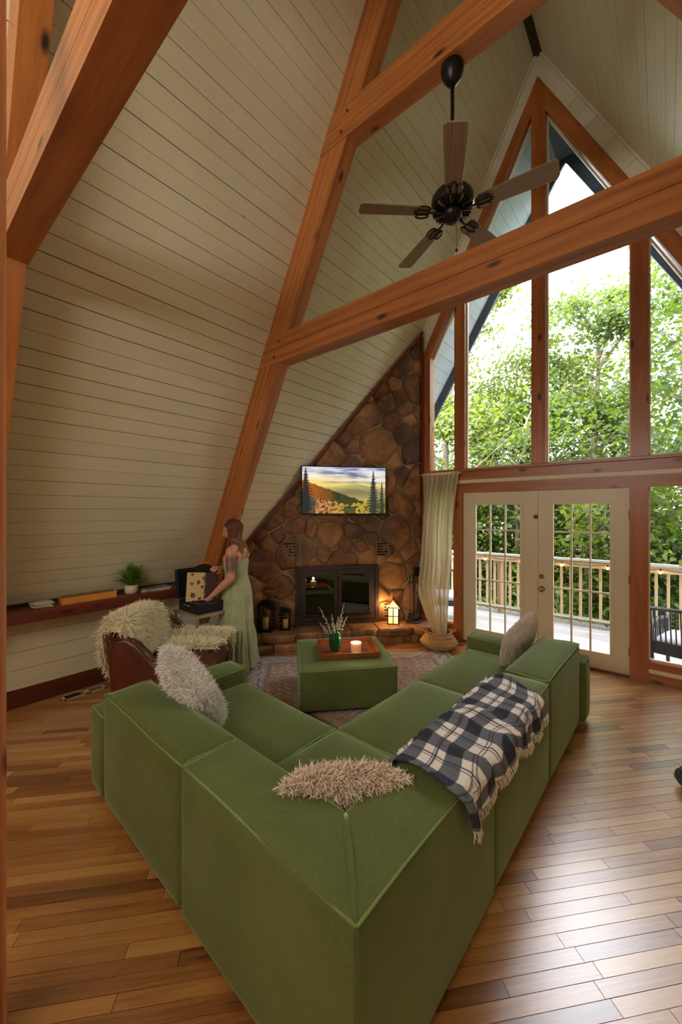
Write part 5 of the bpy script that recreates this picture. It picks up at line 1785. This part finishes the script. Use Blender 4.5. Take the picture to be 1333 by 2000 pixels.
for k in range(5):
    P = [Vector((cbr.uniform(-0.03, 0.05), -0.05, -0.05))]
    for q in range(9):
        P.append(Vector((cbr.uniform(-0.05, 0.06) + 0.02, -0.045 + cbr.uniform(-0.02, 0.01), -0.06 - 0.062 * q)))
    G().tube(P, 0.0045, 5).build('cord', M['blackmetal'], bl, smooth=True)

# basket
bk = thing('belly_basket', 'round seagrass belly basket on the floor below the cream curtain', 'basket', (-2.275, 4.72, 0.0))
prof = [(0.12, 0.0), (0.19, 0.012), (0.225, 0.05), (0.235, 0.085), (0.215, 0.13), (0.180, 0.165), (0.160, 0.19), (0.166, 0.222), (0.158, 0.222), (0.150, 0.19), (0.170, 0.16), (0.222, 0.085), (0.18, 0.02), (0.0, 0.012)]
G().lathe(prof, 32, close=True).build('woven_body', M['basket'], bk, smooth=True)
for z_, r_ in ((0.222, 0.162), (0.088, 0.2375), (0.166, 0.184)):
    G().tube([(r_ * math.cos(k * math.pi / 16), r_ * math.sin(k * math.pi / 16), z_) for k in range(33)], 0.007, 6).build('braid', M['basket'], bk, smooth=True)
for an in (R(40), R(220)):
    c = Vector((0.16 * math.cos(an), 0.16 * math.sin(an), 0.215)); sd = Vector((-math.sin(an), math.cos(an), 0)); o2 = Vector((math.cos(an), math.sin(an), 0))
    G().tube([c + sd * 0.05 * math.cos(k * math.pi / 8) + o2 * (0.06 * math.sin(k * math.pi / 8)) + Vector((0, 0, 0.02 * math.sin(k * math.pi / 8))) for k in range(9)], 0.008, 6).build('handle', M['basket'], bk, smooth=True)

# curtains
def curtain(label, x0t, x1t, x0b, x1b, ztop, zbot, yy, nf, gather, seed, cx=None):
    t = thing('curtain', label, 'curtain', ((x0t + x1t) / 2, yy, zbot))
    ox = (x0t + x1t) / 2
    def fn(u, v):
        z = ztop + (zbot - ztop) * v
        w = v ** 1.5 if v < 0.55 else 0.55 ** 1.5 + (v - 0.55) * 1.0
        e = min(1, max(0, (v - 0.5) / 0.5)) ** 1.6
        e2 = min(1, max(0, (v - 0.74) / 0.26)) ** 1.2
        a = x0t + (x0b - x0t) * e2 - 0.05 * v * (1 - e2) * gather
        b = x1t + (x1b - x1t) * v - 0.10 * gather * math.sin(math.pi * v) * (1 - 0.3 * v)
        x = a + (b - a) * u
        amp = 0.030 + 0.012 * math.sin(v * 3)
        ph = u * nf * 2 * math.pi + 0.7 * math.sin(v * 4 + seed) + 0.5 * math.sin(u * 9)
        y = amp * math.sin(ph) + 0.014 * math.sin(ph * 2.3 + v * 5) + 0.02 * math.sin(v * 7 + u * 5)
        if v < 0.03: y *= 0.7; 
        y -= 0.32 * gather * e
        return (x - ox + 0.006 * math.sin(ph * 2), y, z - zbot + (0.012 * math.sin(ph) if v > 0.98 else 0))
    g = G(); g.grid(fn, 180, 60)
    g.build('curtain_panel', M['curtain'], t, smooth=True)
    G().tube([(x0t - ox - 0.03, 0.0, ztop - zbot - 0.025), (x1t - ox + 0.03, 0.0, ztop - zbot - 0.025)], 0.008, 8).build('rod', M['trimwhite'], t, smooth=True)
    return t
curtain('cream sheer curtain left of the doors gathered down to the basket', -2.70, -2.145, -2.36, -2.19, 2.335, 0.17, 5.065, 6.5, 1.0, 0)
curtain('cream sheer curtain hanging at the right edge of the picture', 0.145, 0.50, 0.16, 0.50, 2.40, 0.03, 5.07, 5, 0.0, 2)

# ------------------------------------------------------------------ ceiling fan
FX, FY, FZ2 = -1.195, 2.70, 3.975
fan = thing('ceiling_fan', 'dark bronze ceiling fan with five oak blades hanging from the upper beam', 'ceiling fan', (FX, FY, FZ2))
zt = 5.04 - FZ2
G().lathe([(0.080, zt), (0.082, zt - 0.03), (0.070, zt - 0.07), (0.042, zt - 0.115), (0.020, zt - 0.13), (0.0, zt - 0.131)], 24).build('canopy', M['ebony'], fan, smooth=True)
G().tube([(0, 0, zt - 0.12), (0, 0, 0.10)], 0.0135, 12).build('down_rod', M['ebony'], fan, smooth=True)
G().lathe([(0.025, 0.20), (0.03, 0.16), (0.06, 0.145), (0.13, 0.13), (0.150, 0.10), (0.152, 0.055), (0.140, 0.03), (0.10, 0.016), (0.0, 0.012)], 32).build('motor_housing', M['ebony'], fan, smooth=True)
for k in range(30):
    w = 2 * math.pi * k / 30
    g = G(); g.m = Matrix.Rotation(w, 4, 'Z'); g.box(0.075, 0.143, -0.0035, 0.0035, 0.008, 0.030); g.build('cooling_fin', M['steel'] if k % 3 == 0 else M['ebony'], fan)
G().lathe([(0.070, 0.012), (0.070, -0.015), (0.058, -0.05), (0.036, -0.062), (0.034, -0.072), (0.0, -0.076)], 24).build('switch_housing', M['ebony'], fan, smooth=True)
for k in range(5):
    w = R(7.5 + 72 * k)
    RM = Matrix.Rotation(w, 4, 'Z')
    g = G(); g.m = RM
    g.tube([(0.07, 0, 0.005), (0.13, 0, -0.012), (0.175, 0, -0.010)], [0.010, 0.008, 0.007], 8)
    for s in (-1, 0, 1):
        P = [(0.17 + 0.05 * (1 - math.cos(q * math.pi / 6)) * (0.95 if s else 1.15), s * 0.030 + 0.020 * math.sin(q * math.pi / 6) * (1 if s == 0 else 0.9), -0.010) for q in range(13)]
        P = [(x, y if s == 0 else y + 0.012 * s * math.sin(q * math.pi / 12), z) for q, (x, y, z) in enumerate(P)]
        g.tube(P, 0.006, 6)
    g.build('blade_iron', M['ebony'], fan, smooth=True)
    n = 10; r0, r1 = 0.195, 0.685
    out = []
    for q in range(n + 1):
        x = r0 + (r1 - 0.03 - r0) * q / n; out.append((x, 0.055 + 0.016 * q / n))
    tip = [(r1 - 0.03 + 0.03 * math.sin(a_), 0.041 + 0.030 * math.cos(a_)) for a_ in (0.4, 0.8, 1.2, 1.57)]
    poly = [(x, y) for x, y in out] + tip + [(x, -y) for x, y in reversed(tip)] + [(x, -y) for x, y in reversed(out)]
    poly += [(r0 - 0.015, -0.035), (r0 - 0.015, 0.035)]
    bo = G(); bo.prism(poly, lambda a_, b2, c_: (a_, b2, c_), -0.004, 0.004)
    o = bo.build('blade', M['blade'], fan)
    o.matrix_local = RM @ Matrix.Rotation(R(-12), 4, 'X')
pc = G(); pc.tube([(0.045, -0.03, -0.05), (0.045, -0.03, -0.30)], 0.0012, 4); pc.lathe([(0.0, -0.325), (0.009, -0.318), (0.010, -0.308), (0.003, -0.298)], 10, (0.045, -0.03, 0)); pc.build('pull_chain', M['bronze'], fan)

# ------------------------------------------------------------------ floor registers
def register(label, loc, rz, L, Wd):
    t = thing('floor_register', label, 'vent', (loc[0], loc[1], 0.0), rz, None)
    g = G(); g.box(-L / 2, L / 2, -Wd / 2, -Wd / 2 + 0.014, 0, 0.005); g.box(-L / 2, L / 2, Wd / 2 - 0.014, Wd / 2, 0, 0.005); g.box(-L / 2, -L / 2 + 0.02, -Wd / 2, Wd / 2, 0, 0.005); g.box(L / 2 - 0.02, L / 2, -Wd / 2, Wd / 2, 0, 0.005)
    g.box(-L * .02, L * .12, -Wd / 2, Wd / 2, 0, 0.005)
    g.build('frame', M['ventwhite'], t)
    G().box(-L / 2 + 0.01, L / 2 - 0.01, -Wd / 2 + 0.01, Wd / 2 - 0.01, 0.0, 0.0015).build('duct', M['ventdark'], t)
    for k in range(26):
        x = -L / 2 + 0.026 + (L - 0.05) * k / 25
        if -L * .03 < x < L * .13: continue
        G().box(x - 0.0012, x + 0.0012, -Wd / 2 + 0.014, Wd / 2 - 0.014, 0.001, 0.004).build('slat', M['ventdark'] if k < 10 else M['ventwhite'], t)
register('ivory metal floor register beside the dark baseboard at the left wall', (-4.40, 1.30), R(90), 0.36, 0.12)
register('white floor register at the right edge of the picture by the window', (0.19, 4.80), R(90), 0.30, 0.10)

# dark knit throw corner at the right edge
kt = thing('knit_blanket', 'dark grey chunky knitted blanket corner at the right edge of the picture', 'blanket', (0.36, 3.30, 0.0))
def knit(u, v):
    an = u * 2 * math.pi
    r = (0.27 + 0.03 * math.sin(an * 5) + 0.015 * math.sin(an * 13 + 1)) * (1 - 0.55 * v ** 2)
    z = 0.02 + 0.17 * math.sin(v * math.pi / 2) + 0.02 * math.sin(an * 7 + v * 9)
    return (r * math.cos(an), r * math.sin(an), z)
g = G(); g.grid(knit, 96, 14, closeu=True); g.add([(0, 0, 0.19)], [])
g.build('knit_fold', M['darkgreycloth'], kt, smooth=True)
for k in range(9):
    v = 0.08 + 0.1 * k
    P = [Vector(knit(q / 72, v)) * 1.01 for q in range(73)]
    G().tube([p_ + Vector((0, 0, 0.006 * math.sin(i * 1.4))) for i, p_ in enumerate(P)], 0.011, 6).build('knit_row', M['darkgreycloth'], kt, smooth=True)
G().lathe([(0.13, 0.19), (0.0, 0.20)], 20).build('top_fold', M['darkgreycloth'], kt, smooth=True)

# ------------------------------------------------------------------ record and sleeve held by the woman
WL = (-3.772, 2.635); WA = R(212); WZ = 0.012
def wpt(x, y, z): return (WL[0] + x * math.cos(WA) - y * math.sin(WA), WL[1] + x * math.sin(WA) + y * math.cos(WA), z + WZ)
# sleeve plane faces the camera and leans up a little
SCN = Vector((-3.865, 2.255, 0.965))
nrm = (Vector((0, 0, 1.78)) - SCN); nrm.z *= 0.35; nrm.normalize()
xr = Vector((0, 0, 1)).cross(nrm).normalized()
def faced(loc, nn, xx, roll=0.0):
    z = nn.normalized(); x = (xx - z * xx.dot(z)).normalized(); y = z.cross(x)
    m = Matrix((x, y, z)).transposed() @ Matrix.Rotation(roll, 3, 'Z')
    return m.to_euler()
slv = thing('record_sleeve', 'cream and dark patterned record sleeve held in the woman\'s left hand', 'record sleeve', SCN, rot=faced(SCN, nrm, xr, R(-3)))
def sleeve(u, v):
    c = (216, 184, 128) if u < 0.62 else (62, 38, 38)
    if abs(u - 0.62) < 0.05 + 0.04 * mnoise.noise(Vector((v * 12, 1, 1))): c = (64, 40, 34) if mnoise.noise(Vector((u * 40, v * 30, 3))) > -0.1 else c
    for (a, b, r) in ((0.16, 0.62, 0.055), (0.38, 0.66, 0.07), (0.22, 0.22, 0.085), (0.44, 0.10, 0.055), (0.52, 0.50, 0.05), (0.18, 0.93, 0.05), (0.56, 0.80, 0.05)):
        d = math.hypot(u - a, v - b)
        if d < r * (1 + 0.5 * mnoise.noise(Vector((u * 26, v * 26, a)))) and mnoise.noise(Vector((u * 50, v * 50, b))) > -0.35: c = (70, 42, 34)
    return lin(*c)
M['sleeve'] = m_attrcol('printed_sleeve', 0.45)
G().box(-0.155, 0.155, -0.155, 0.155, -0.004, -0.0005).build('card', M['paper'], slv)
g = G(); g.grid(lambda u, v: (-0.155 + 0.31 * u, -0.155 + 0.31 * v, 0.0), 90, 90, sleeve); g.build('cover_print', M['sleeve'], slv)
DC = SCN - nrm * 0.012 + Vector((0, 0, 0.095)) + xr * 0.02
dsc = thing('vinyl_record', 'black vinyl record with lime label sliding out of the sleeve', 'record', DC, rot=faced(DC, nrm, xr))
G().lathe([(0.0, -0.0015), (0.151, -0.0015), (0.151, 0.0015), (0.0, 0.0016)], 64).build('disc', M['vinyl'], dsc)
G().lathe([(0.052, 0.0017), (0.052, 0.0022), (0.0, 0.0023)], 32).build('label', M['limelabel'], dsc)
for r_ in (0.075, 0.10, 0.125, 0.143):
    G().tube([(r_ * math.cos(q * math.pi / 32), r_ * math.sin(q * math.pi / 32), 0.0016) for q in range(65)], 0.0006, 4).build('groove', M['vinyl'], dsc)

# ------------------------------------------------------------------ the woman
wm = thing('person', 'woman in a long sage green sundress seen from behind holding a record', 'person', (WL[0], WL[1], WZ), WA)
inv = Matrix.Rotation(-WA, 3, 'Z')
def tol(wp): return inv @ (Vector(wp) - Vector((WL[0], WL[1], WZ)))
# where the hands go, in her own frame (x forward, y to her left)
hL = tol(SCN + xr * 0.045 - Vector((0, 0, 0.158)) + nrm * 0.012)
hR = tol(DC + xr * 0.125 + Vector((0, 0, 0.10)) + nrm * 0.004)
sk = bpy.data.meshes.new('body_skeleton')
V = []; RA_ = []; Ed = []
def sv(p, r, par=None):
    V.append(tuple(p)); RA_.append(r)
    if par is not None: Ed.append((par, len(V) - 1))
    return len(V) - 1
pel = sv((0, 0, 0.93), (0.115, 0.15))
sp1 = sv((0.0, 0, 1.07), (0.10, 0.125), pel)
sp2 = sv((-0.005, 0, 1.20), (0.105, 0.135), sp1)
sp3 = sv((-0.015, 0, 1.30), (0.085, 0.135), sp2)
nk0 = sv((-0.008, 0.0, 1.375), (0.055, 0.085), sp3)
nk1 = sv((0.015, 0.0, 1.46), (0.046, 0.046), nk0)
nk2 = sv((0.022, 0.0, 1.52), (0.05, 0.05), nk1)
def arm(sgn, el, wr, hand, palm_n):
    cl = sv((-0.012, sgn * 0.10, 1.345), (0.062, 0.062), sp3)
    sh = sv((-0.01, sgn * 0.172, 1.325), (0.060, 0.060), cl)
    ua = sv(tuple(Vector((-0.01, sgn * 0.172, 1.325)).lerp(Vector(el), 0.5)), (0.056, 0.056), sh)
    e = sv(el, (0.043, 0.043), ua)
    f1 = sv(tuple(Vector(el).lerp(Vector(wr), 0.35)), (0.043, 0.043), e)
    w = sv(wr, (0.027, 0.025), f1)
    d = (Vector(hand) - Vector(wr)).normalized()
    pn = Vector(palm_n); pn = (pn - d * pn.dot(d)).normalized(); sd = d.cross(pn).normalized()
    pm = Vector(wr) + d * 0.05
    p_ = sv(pm, (0.026, 0.021), w)
    # four fingers and thumb, curled round what they hold
    for k, (off, L) in enumerate(((0.030, 0.070), (0.011, 0.078), (-0.009, 0.072), (-0.028, 0.058))):
        b0 = Vector(wr) + d * 0.088 + sd * off
        k1 = b0 + d * L * 0.45 + pn * 0.010
        k2 = k1 + d * L * 0.30 + pn * 0.020
        i0 = sv(b0, (0.0125, 0.0125), p_); i1 = sv(k1, (0.0095, 0.0095), i0); sv(k2, (0.0075, 0.0075), i1)
    t0 = Vector(wr) + d * 0.035 + sd * 0.034 + pn * 0.008
    t1 = t0 + d * 0.035 + sd * 0.016 + pn * 0.018; t2 = t1 + d * 0.028 + pn * 0.010
    i0 = sv(t0, (0.0135, 0.0135), p_); i1 = sv(t1, (0.0105, 0.0105), i0); sv(t2, (0.0085, 0.0085), i1)
elL = (-0.035, 0.235, 1.045)
wrL = tuple(hL + (Vector(elL) - hL).normalized() * 0.085)
arm(1, elL, wrL, tuple(hL), (0.2, -0.7, 0.5))
elR = (0.12, -0.20, 1.09)
wrR = tuple(hR + (Vector(elR) - hR).normalized() * 0.085)
arm(-1, elR, wrR, tuple(hR), (0.3, 0.8, -0.4))
for sgn in (-1, 1):
    h = sv((0.0, sgn * 0.085, 0.86), (0.085, 0.085), pel)
    kn = sv((0.015, sgn * 0.085, 0.47), (0.055, 0.055), h)
    cf = sv((0.0, sgn * 0.085, 0.33), (0.050, 0.050), kn)
    an = sv((-0.01, sgn * 0.085, 0.085), (0.032, 0.032), cf)
    he = sv((0.01, sgn * 0.087, 0.035), (0.032, 0.032), an)
    to = sv((0.135, sgn * 0.10, 0.025), (0.034, 0.02), he)
bm = bmesh.new()
def bone(p, q, r0, r1):
    """closed tapered limb with round ends; r may be (front, side) for flattened trunks"""
    p, q = Vector(p), Vector(q); d = q - p; L = d.length; d = d / L
    fl = isinstance(r0, tuple)
    if fl:
        xa = Vector((1, 0, 0)); xa = (xa - d * xa.dot(d)).normalized(); ya = d.cross(xa).normalized()
    else:
        xa = d.orthogonal().normalized(); ya = d.cross(xa)
        r0 = (r0, r0); r1 = (r1, r1)
    rows = []
    m0, m1 = (r0[0] + r0[1]) / 2, (r1[0] + r1[1]) / 2
    for k in range(1, 6): w = k / 6 * math.pi / 2; rows.append((-m0 * math.cos(w), math.sin(w), r0))
    for k in range(7): w = k / 6; rows.append((L * w, 1.0, (r0[0] + (r1[0] - r0[0]) * w, r0[1] + (r1[1] - r0[1]) * w)))
    for k in range(5, 0, -1): w = k / 6 * math.pi / 2; rows.append((L + m1 * math.cos(w), math.sin(w), r1))
    n = 20
    vr_ = [[bm.verts.new(p + d * t + (xa * math.cos(2 * math.pi * i / n) * r[0] + ya * math.sin(2 * math.pi * i / n) * r[1]) * sc) for i in range(n)] for t, sc, r in rows]
    for A, B in zip(vr_[:-1], vr_[1:]):
        for i in range(n): bm.faces.new((A[i], A[(i + 1) % n], B[(i + 1) % n], B[i]))
    bm.faces.new(list(reversed(vr_[0]))); bm.faces.new(vr_[-1])
for a_, b_2 in Ed:
    ra, rb = RA_[a_], RA_[b_2]
    trunk = a_ <= sp3 and b_2 <= nk0
    bone(V[a_], V[b_2], ra if trunk else sum(ra) / 2, rb if trunk else sum(rb) / 2)
bone((-0.035, -0.10, 1.27), (-0.035, 0.10, 1.27), 0.075, 0.075)
bone((0.06, -0.07, 1.235), (0.06, 0.07, 1.235), 0.068, 0.068)
bmesh.ops.recalc_face_normals(bm, faces=bm.faces)
# head, sculpted from a sphere in its own frame: x to the face, z up
HC = Vector((0.045, 0.012, 1.555)); HT = R(26)      # head turned towards her left, tipped down
hm = bmesh.new(); bmesh.ops.create_uvsphere(hm, u_segments=64, v_segments=48, radius=1.0)
def gs(y, z, y0, z0, s1, s2): return math.exp(-(((y - y0) / s1) ** 2 + ((z - z0) / s2) ** 2))
for v in hm.verts:
    x, y, z = v.co
    X, Y, Z = x * 0.098, y * 0.074, z * 0.112
    if z < 0: Y *= 1 + 0.22 * z * (1 if x > 0 else 0.35); X = X * (1 + 0.10 * z) if x > 0 else X * (1 + 0.30 * z)
    if x > 0:
        yy, zz = Y / 0.074, Z / 0.112
        X -= 0.010 * (1 - abs(yy)) * (0.3 if zz < -0.5 else 1) * 0
        X += 0.020 * gs(yy, zz, 0, -0.22, 0.16, 0.14) + 0.012 * gs(yy, zz, 0, -0.02, 0.10, 0.22)       # nose
        X -= 0.010 * (gs(yy, zz, 0.42, 0.05, 0.22, 0.13) + gs(yy, zz, -0.42, 0.05, 0.22, 0.13))       # sockets
        X += 0.004 * (gs(yy, zz, 0.40, 0.02, 0.12, 0.07) + gs(yy, zz, -0.40, 0.02, 0.12, 0.07))       # lids
        X += 0.007 * gs(yy, zz, 0, -0.50, 0.30, 0.05) + 0.007 * gs(yy, zz, 0, -0.60, 0.26, 0.05)       # lips
        X -= 0.004 * gs(yy, zz, 0, -0.55, 0.30, 0.022)
        X += 0.010 * gs(yy, zz, 0, -0.85, 0.35, 0.14)                                                # chin
        X += 0.004 * (gs(yy, zz, 0.55, -0.25, 0.25, 0.2) + gs(yy, zz, -0.55, -0.25, 0.25, 0.2))
    v.co = (X, Y, Z)
HM = Matrix.Translation(HC) @ Matrix.Rotation(HT, 4, 'Z') @ Matrix.Rotation(R(14), 4, 'Y')
bmesh.ops.transform(hm, matrix=HM, verts=hm.verts)
for sgn in (-1, 1):   # ears
    r = bmesh.ops.create_uvsphere(hm, u_segments=16, v_segments=12, radius=1.0)
    bmesh.ops.transform(hm, matrix=HM @ Matrix.Translation((-0.008, sgn * 0.076, -0.010)) @ Matrix.Diagonal((0.016, 0.009, 0.030, 1)), verts=r['verts'])
me1 = bpy.data.meshes.new('tmp_head'); hm.to_mesh(me1); hm.free()
bm.from_mesh(me1)
me = bpy.data.meshes.new('body'); bm.to_mesh(me); bm.free()
bo = bpy.data.objects.new('body', me); COL.objects.link(bo)
rm = bo.modifiers.new('remesh', 'REMESH'); rm.mode = 'VOXEL'; rm.voxel_size = 0.005; rm.use_smooth_shade = True
smm = bo.modifiers.new('smooth', 'SMOOTH'); smm.factor = 0.5; smm.iterations = 2
dg = bpy.context.evaluated_depsgraph_get()
me2 = bpy.data.meshes.new_from_object(bo.evaluated_get(dg))
bpy.data.objects.remove(bo)
body = bpy.data.objects.new('body', me2); COL.objects.link(body); body.parent = wm
co = np.zeros(len(me2.vertices) * 3, np.float32); me2.vertices.foreach_get('co', co); co = co.reshape(-1, 3)
colr = np.tile(np.array(lin(206, 146, 118), np.float32), (len(co), 1))
A0 = np.array((-0.01, 0.172, 1.325)); A1 = np.array(elL)
ax = (A1 - A0) / np.linalg.norm(A1 - A0)
tt = (co - A0) @ ax / np.linalg.norm(A1 - A0)
ctr = A0 + (tt[:, None] * np.linalg.norm(A1 - A0)) * ax
rad = co - ctr; rn_ = np.linalg.norm(rad, axis=1)
tat = lin(112, 84, 82); dk_ = lin(70, 60, 72)
hmi = HM.inverted()
for i in range(len(co)):
    if 0.12 < tt[i] < 0.86 and rn_[i] < 0.085 and rad[i, 1] > -0.035:
        q = mnoise.noise(Vector(co[i]) * 38) + 0.5 * mnoise.noise(Vector(co[i]) * 90)
        e = 1 - (abs(tt[i] - 0.48) / 0.38) ** 3
        if e > 0: colr[i, :3] = np.array(colr[i, :3]) * (1 - 0.85 * min(1, e * 1.2)) + np.array(tat[:3] if q > -0.12 else dk_[:3]) * 0.85 * min(1, e * 1.2)
    elif co[i, 2] > 1.46:
        l = hmi @ Vector(co[i])
        if l.x > 0.06:
            zz, yy = l.z / 0.112, l.y / 0.074
            if abs(zz + 0.55) < 0.09 and abs(yy) < 0.32: colr[i] = lin(176, 92, 84)
            elif abs(abs(yy) - 0.40) < 0.17 and abs(zz - 0.03) < 0.035: colr[i] = lin(58, 40, 34)
            elif abs(abs(yy) - 0.42) < 0.22 and abs(zz - 0.24) < 0.03: colr[i] = lin(96, 66, 48)
ca_ = me2.color_attributes.new('Col', 'FLOAT_COLOR', 'POINT'); ca_.data.foreach_set('color', colr.ravel())
me2.materials.clear()
M['skin'] = m_attrcol('skin', 0.5)
M['skin'].node_tree.nodes['Principled BSDF'].inputs['Subsurface Weight'].default_value = 0.12
M['skin'].node_tree.nodes['Principled BSDF'].inputs['Subsurface Scale'].default_value = 0.02
me2.materials.append(M['skin'])

def m_dress():
    n = N('sage_cotton')
    v = n.coord()
    n.set(n.ramp(n.noise(v, 5, 3), [(0.3, lin(150, 158, 118)), (0.7, lin(176, 184, 146))]), 0.85)
    n.p.inputs['Sheen Weight'].default_value = 0.3
    n.bump(n.noise(n.coord(scale=(1, 1, 0.1)), 110, 2), 0.3, 0.003)
    return n.mat
M['dress'] = m_dress()
rings = [(1.245, 0.0, 0.122, 0.158), (1.20, 0.005, 0.132, 0.166), (1.12, 0.004, 0.122, 0.152), (1.05, 0.0, 0.118, 0.146), (1.02, 0.0, 0.124, 0.152), (0.94, 0.0, 0.146, 0.176), (0.84, 0.0, 0.160, 0.192), (0.66, 0.0, 0.168, 0.200), (0.47, 0.0, 0.176, 0.208), (0.455, 0.0, 0.180, 0.212), (0.30, 0.0, 0.196, 0.230), (0.12, 0.0, 0.214, 0.250), (0.015, 0.0, 0.226, 0.262)]
def dress(u, v):
    f = v * (len(rings) - 1); i = min(len(rings) - 2, int(f)); w = f - i
    z, cx, rx, ry = [rings[i][k] * (1 - w) + rings[i + 1][k] * w for k in range(4)]
    an = u * 2 * math.pi
    dpt = max(0, (1.03 - z)) / 1.0
    fold = 0.020 * dpt ** 0.7 * (math.sin(an * 11 + 0.8 * math.sin(z * 5)) + 0.55 * math.sin(an * 17 + 2 + z * 1.3)) * 0.8
    if z < 0.46: fold += 0.014 * math.sin(an * 27 + 1.1 * math.sin(z * 9)) * min(1, (0.46 - z) / 0.1)
    if z > 1.03: fold = 0.0022 * math.sin(an * 60)
    if z < 0.05: z += 0.012 * math.sin(an * 9)
    k = 1 + fold / 0.17
    return (cx + rx * k * math.cos(an), ry * k * math.sin(an), z - (0.035 * (1 if abs(z - 1.245) < 0.03 else 0) * (1 if math.cos(an) < -0.3 else 0)) * 0)
g = G(); g.grid(dress, 240, 96, closeu=True)
o = g.build('sundress', M['dress'], wm, smooth=True)
md = o.modifiers.new('thick', 'SOLIDIFY'); md.thickness = 0.003
for sgn in (-1, 1):
    P = [(-0.105, sgn * 0.075, 1.24), (-0.112, sgn * 0.078, 1.31), (-0.075, sgn * 0.088, 1.385), (-0.01, sgn * 0.092, 1.412), (0.05, sgn * 0.088, 1.375), (0.10, sgn * 0.075, 1.28), (0.115, sgn * 0.072, 1.235)]
    G().tube(P, 0.0045, 6).build('dress_strap', M['dress'], o, smooth=True)

def m_hair():
    n = N('brown_hair')
    v = n.coord(scale=(60, 60, 4))
    n.set(n.ramp(n.math('ADD', n.math('MULTIPLY', n.noise(v, 1.5, 3), 0.4), n.math('MULTIPLY', n.attr(), 0.6)), [(0.2, lin(52, 30, 20)), (0.55, lin(104, 60, 36)), (0.85, lin(150, 92, 54))]), 0.55)
    return n.mat
M['hair'] = m_hair()
hr_ = random.Random(17)
g = G()
# scalp cap
cap = []
for j in range(13):
    for i in range(32):
        an = 2 * math.pi * i / 32; el = math.pi / 2 * (1 - j / 12 * 1.22)
        cap.append(HM @ Vector((0.104 * math.cos(el) * math.cos(an) - 0.006, 0.081 * math.cos(el) * math.sin(an), 0.119 * math.sin(el) + 0.003)))
fs = []
for j in range(12):
    for i in range(32):
        an = 2 * math.pi * (i + 0.5) / 32
        if math.cos(an) > 0.25 and j > 5 + (1 - math.cos(an)) * 5: continue
        fs.append((j * 32 + i, j * 32 + (i + 1) % 32, (j + 1) * 32 + (i + 1) % 32, (j + 1) * 32 + i))
g.add(cap, fs, 0.25)
for k in range(190):
    an = hr_.uniform(math.radians(62), math.radians(298)) + 0
    lay = hr_.uniform(0.0, 0.016)
    P = []; tn = hr_.random() * 0.4
    s0 = hr_.uniform(0.15, 1.0)
    ln = hr_.uniform(0.225, 0.30)
    for q in range(10):
        w = q / 9
        if w < 0.42:
            el = math.pi / 2 * (s0 if s0 > 0.4 else 0.4) * (1 - w / 0.42)
            l = Vector(((0.106 + lay) * math.cos(el) * math.cos(an) - 0.006, (0.083 + lay) * math.cos(el) * math.sin(an), 0.121 * math.sin(el) + 0.006))
            p_ = HM @ l
            last = p_.copy()
        else:
            w2 = (w - 0.42) / 0.58
            c = HM @ Vector((0, 0, 0))
            od = Vector((last.x - c.x, last.y - c.y, 0)).normalized()
            p_ = last + Vector((0, 0, -ln * w2)) - od * 0.022 * math.sin(w2 * 2.6) + Vector((hr_.uniform(-0.004, 0.004), hr_.uniform(-0.004, 0.004), 0)) + od * 0.012 * w2 * w2
            if p_.z < 1.42: p_.x = min(p_.x, -0.082 - 0.25 * (1.42 - p_.z)) if abs(p_.y) < 0.11 and last.x < 0.04 else p_.x
        P.append(p_)
    n0 = len(g.v)
    g.tube(P, [0.010, 0.011, 0.011, 0.011, 0.011, 0.010, 0.009, 0.008, 0.006, 0.002], 5)
    for q in range(len(P) * 5): g.t[n0 + q] = min(1, tn + 0.75 * (q // 5) / 9)
g.build('hair', M['hair'], wm, smooth=True)
P = [HM @ Vector((0.088 * math.cos(a_) - 0.004, 0.090 * math.sin(a_), 0.075 - 0.095 * max(0, math.sin(a_)) ** 2)) for a_ in [k * math.pi / 14 for k in range(3, 12)]]
G().tube(P, 0.0045, 5).build('hair_band', M['ventwhite'], wm, smooth=True)
